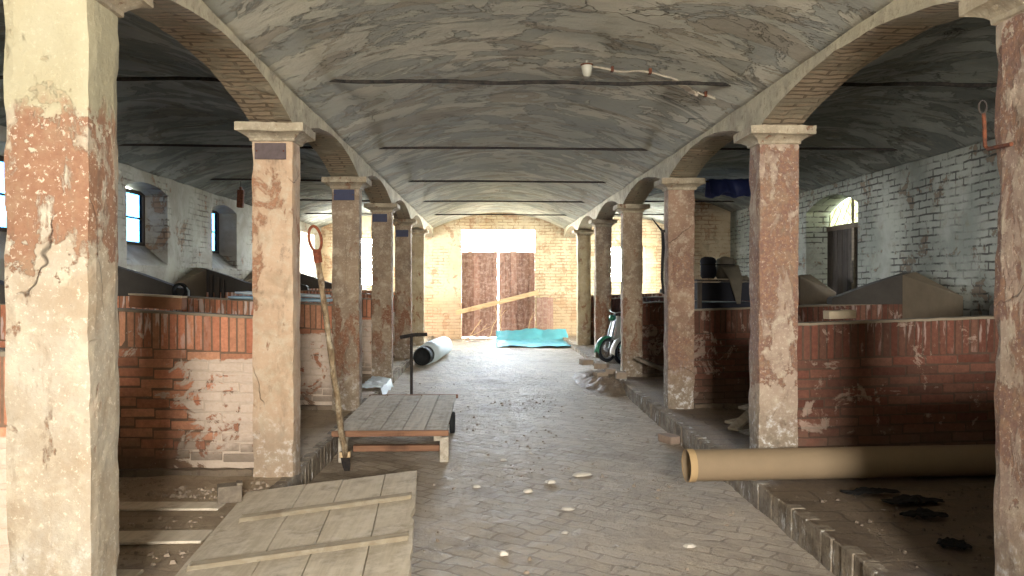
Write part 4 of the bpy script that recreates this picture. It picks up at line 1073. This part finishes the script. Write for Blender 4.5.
# ------------------------------------------------------------------ mopeds
def moped(loc, rz, paint, trim, label, tyre='tyre'):
    r = thing('moped', (0, 0, 0), label, 'moped', 'mopeds parked behind the pillar')
    def wheel(x):
        m = MB(); prof = []
        for k in range(12):
            a = 2 * PI * k / 12; prof.append((.205 + .035 * math.cos(a), .035 * math.sin(a)))
        m.lathe(prof, (x, 0, .24), 'Y', 32, closed=True); w = build('wheel', m, tyre, r, smooth=True)
        m = MB(); m.lathe([(.16, -.022), (.176, -.022), (.176, .022), (.16, .022)], (x, 0, .24), 'Y', 28, closed=True); build('rim', m, 'chrome', w)
        m = MB()
        for k in range(12):
            a = 2 * PI * k / 12; m.tube([(x + .03 * math.cos(a), 0, .24 + .03 * math.sin(a)), (x + .165 * math.cos(a + .2), 0, .24 + .165 * math.sin(a + .2))], .004, 4)
        m.lathe([(0, -.04), (.032, -.04), (.032, .04), (0, .04)], (x, 0, .24), 'Y', 12); build('spokes', m, 'chrome', w)
    wheel(.58); wheel(-.58)
    m = MB()
    for sy in (-.06, .06): m.tube([(.58, sy, .24), (.50, sy, .50), (.40, sy * .8, .80)], .018, 8)
    build('fork', m, 'chrome', r)
    def fender(xc, a0, a1, mat, nm='fender', rr=.27, up=0):
        m = MB()
        def fn(u, v):
            a = a0 + (a1 - a0) * u; q = rr + up * u; return (xc + q * math.cos(a), (v - .5) * .13, .24 + q * math.sin(a) - .03 * (2 * v - 1) ** 2)
        m.surf(fn, 16, 6, thick=.008); build(nm, m, mat, r, smooth=True)
    fender(.58, -.1, 2.3, paint); fender(-.58, .7, 3.2, trim)
    m = MB()
    def shield(u, v):
        w = .15 + .06 * math.sin(PI * u); z = .36 + .52 * u; x = .44 - .16 * u - .10 * (2 * v - 1) ** 2; return (x, (v - .5) * 2 * w, z)
    m.surf(shield, 12, 10, thick=.02); build('leg_shield', m, trim, r, smooth=True)
    m = MB(); m.surf(lambda u, v: (Vector(shield(.30 + .28 * u, .12 + .76 * v)) + Vector((.012, 0, .0))), 5, 10, thick=.008); build('stripe', m, 'redp', r, smooth=True)
    m = MB(); m.tube([(.36, 0, .36), (.1, 0, .26), (-.2, 0, .30), (-.5, 0, .55)], [.05, .07, .08, .06], 10); build('frame', m, paint, r, smooth=True)
    m = MB(); m.lathe([(0, -.26), (.06, -.24), (.085, -.1), (.085, .12), (.06, .26), (0, .28)], (-.32, 0, .66), 'X', 16); build('seat', m, 'rag', r, smooth=True)
    m = MB(); m.box((-.22, -.09, .26), (.02, .09, .46)); build('engine', m, 'iron', r, bevel=.02)
    m = MB(); m.tube([(.40, 0, .78), (.36, 0, .95)], .018, 8); m.tube([(.24, -.28, .99), (.33, -.14, .97), (.36, 0, .95), (.33, .14, .97), (.24, .28, .99)], .012, 8); build('handlebar', m, 'chrome', r)
    m = MB(); m.lathe([(0, .0), (.05, .0), (.06, .05), (.055, .10), (0, .11)], (.38, 0, .86), 'X', 16); build('headlamp', m, paint, r, smooth=True)
    r.location = loc; r.rotation_euler = (0, 0, rz)
    return r
moped((2.80, 15.86, ZP), PI + .62, 'green', 'white', 'green and white moped, its front wheel peeping past the pillar')
moped((3.03, 15.40, ZP), PI + .62, 'white', 'green', 'moped with the white front fender, closer to the dark grey pillar wall side')

# ------------------------------------------------------------------ outdoors
m = MB(); m.box((-40, -40, -.5), (40, 70, -.12)); struct(build('ground_outside', m, 'grass'))
m = MB()
def hd(u, v):
    a = v * PI; y = 2 + 24 * u; rr = 1.9 + .6 * mnoise.noise(Vector((y * .6, a * 2, 0))) + .3 * mnoise.noise(Vector((y * 2.3, a * 5, 4)))
    return (11.5 - rr * math.cos(a) * .8, y, -.1 + max(0, 5.0 * math.sin(a)) * (1 + rr * .2))
m.surf(hd, 90, 24); tag(build('hedge', m, 'leaf', smooth=False, loc=(11.5, 14, -.1)), 'sunny yellow-green hedge outside the arched door light', 'hedge', kind='stuff')

# ------------------------------------------------------------------ light
FAR_BOOST, REARSIDE, BASE = 220.0, 0.0, 3.5
w = bpy.data.worlds.new('sky'); SC.world = w; w.use_nodes = True; t = w.node_tree; t.nodes.clear()
bg = t.nodes.new('ShaderNodeBackground'); ow = t.nodes.new('ShaderNodeOutputWorld'); tc = t.nodes.new('ShaderNodeTexCoord'); sx = t.nodes.new('ShaderNodeSeparateXYZ')
rp = t.nodes.new('ShaderNodeValToRGB'); t.links.new(tc.outputs['Generated'], sx.inputs[0]); t.links.new(sx.outputs[2], rp.inputs[0])
e = rp.color_ramp.elements; e[0].position = 0; e[0].color = (.93, .97, 1.0, 1); e[1].position = .5; e[1].color = (.62, .80, 1.0, 1)
def wm(op, a, b):
    q = t.nodes.new('ShaderNodeMath'); q.operation = op
    for k, v in ((0, a), (1, b)):
        if isinstance(v, (int, float)): q.inputs[k].default_value = v
        else: t.links.new(v, q.inputs[k])
    return q.outputs[0]
# extra sky brightness added toward the far end, to light that end
glow = wm('POWER', wm('MAXIMUM', sx.outputs[1], 0.0), 2.0); back = wm('POWER', wm('MAXIMUM', wm('MULTIPLY', sx.outputs[1], -1.0), 0.0), 2.0)
stg = wm('ADD', wm('ADD', wm('MULTIPLY', glow, FAR_BOOST), wm('MULTIPLY', back, REARSIDE)), BASE)
t.links.new(stg, bg.inputs[1]); t.links.new(rp.outputs[0], bg.inputs[0]); t.links.new(bg.outputs[0], ow.inputs[0])

def area(name, loc, rot, sx_, sy_, power, col, portal=False):
    l = bpy.data.lights.new(name, 'AREA'); l.shape = 'RECTANGLE'; l.size = sx_; l.size_y = sy_; l.energy = power; l.color = col
    o = bpy.data.objects.new(name, l); COL.objects.link(o); o.location = loc; o.rotation_euler = rot
    if portal: l.cycles.is_portal = True
    return o
# daylight through the openings
for a, b in LW[:-1]: area('daylight_side', (WL - WT - .02, (a + b) / 2, 2.7), (0, -PI / 2, 0), .85, 1.36, 0, (1, 1, 1), True)
area('daylight_end', (-3.35, Y1 + WT + .02, 2.34), (-PI / 2, 0, 0), 1.2, 1.44, 0, (1, 1, 1), True)
area('daylight_end', (3.98, Y1 + WT + .02, 2.27), (-PI / 2, 0, 0), 1.2, 1.1, 0, (1, 1, 1), True)
area('daylight_transom', (XC, Y1 + WT + .02, 2.98), (-PI / 2, 0, 0), 2.1, .6, 0, (1, 1, 1), True)
area('daylight_arch', (WR + WT + .02, 12.5, 2.9), (0, PI / 2, 0), .4, 1.85, 0, (1, 1, 1), True)
# the open light over the closed door behind the camera
area('daylight_rear', (.62, Y0 - WT - .03, 2.72), (PI / 2, 0, 0), 1.1, 1.1, 1350, (1.0, .955, .89))
# lamps added outside the side openings and right-hand window to brighten the far end
area('daylight_added', (WL - WT - .05, 21.35, 1.65), (0, -PI / 2, 0), 2.7, 2.0, 400, (1.0, .98, .93))
area('daylight_added', (WR + WT + .05, 21.35, 1.65), (0, PI / 2, 0), 2.7, 2.0, 400, (1.0, .98, .93))
area('daylight_added', (WR + WT + .05, 15.3, 2.35), (0, PI / 2, 0), 1.3, 1.2, 260, (1.0, .97, .88))

SC.view_settings.view_transform = 'Standard'; SC.view_settings.look = 'None'; SC.view_settings.exposure = 0.42; SC.view_settings.gamma = 1.0
SC.view_settings.use_curve_mapping = False
SC.cycles.max_bounces = 8; SC.cycles.diffuse_bounces = 6; SC.cycles.transparent_max_bounces = 8; SC.cycles.sample_clamp_indirect = 8.0
SC.cycles.use_denoising = True

# ------------------------------------------------------------------ camera
cam = bpy.data.cameras.new('camera'); co = bpy.data.objects.new('camera', cam); COL.objects.link(co); SC.camera = co
cam.sensor_width = 36.0; cam.lens = 36.0 * 800 / 1024; cam.clip_start = .05
co.location = (0, 0, 1.78); co.rotation_euler = (PI / 2 - math.atan(7 / 800), 0, -math.atan(24.5 / 800))
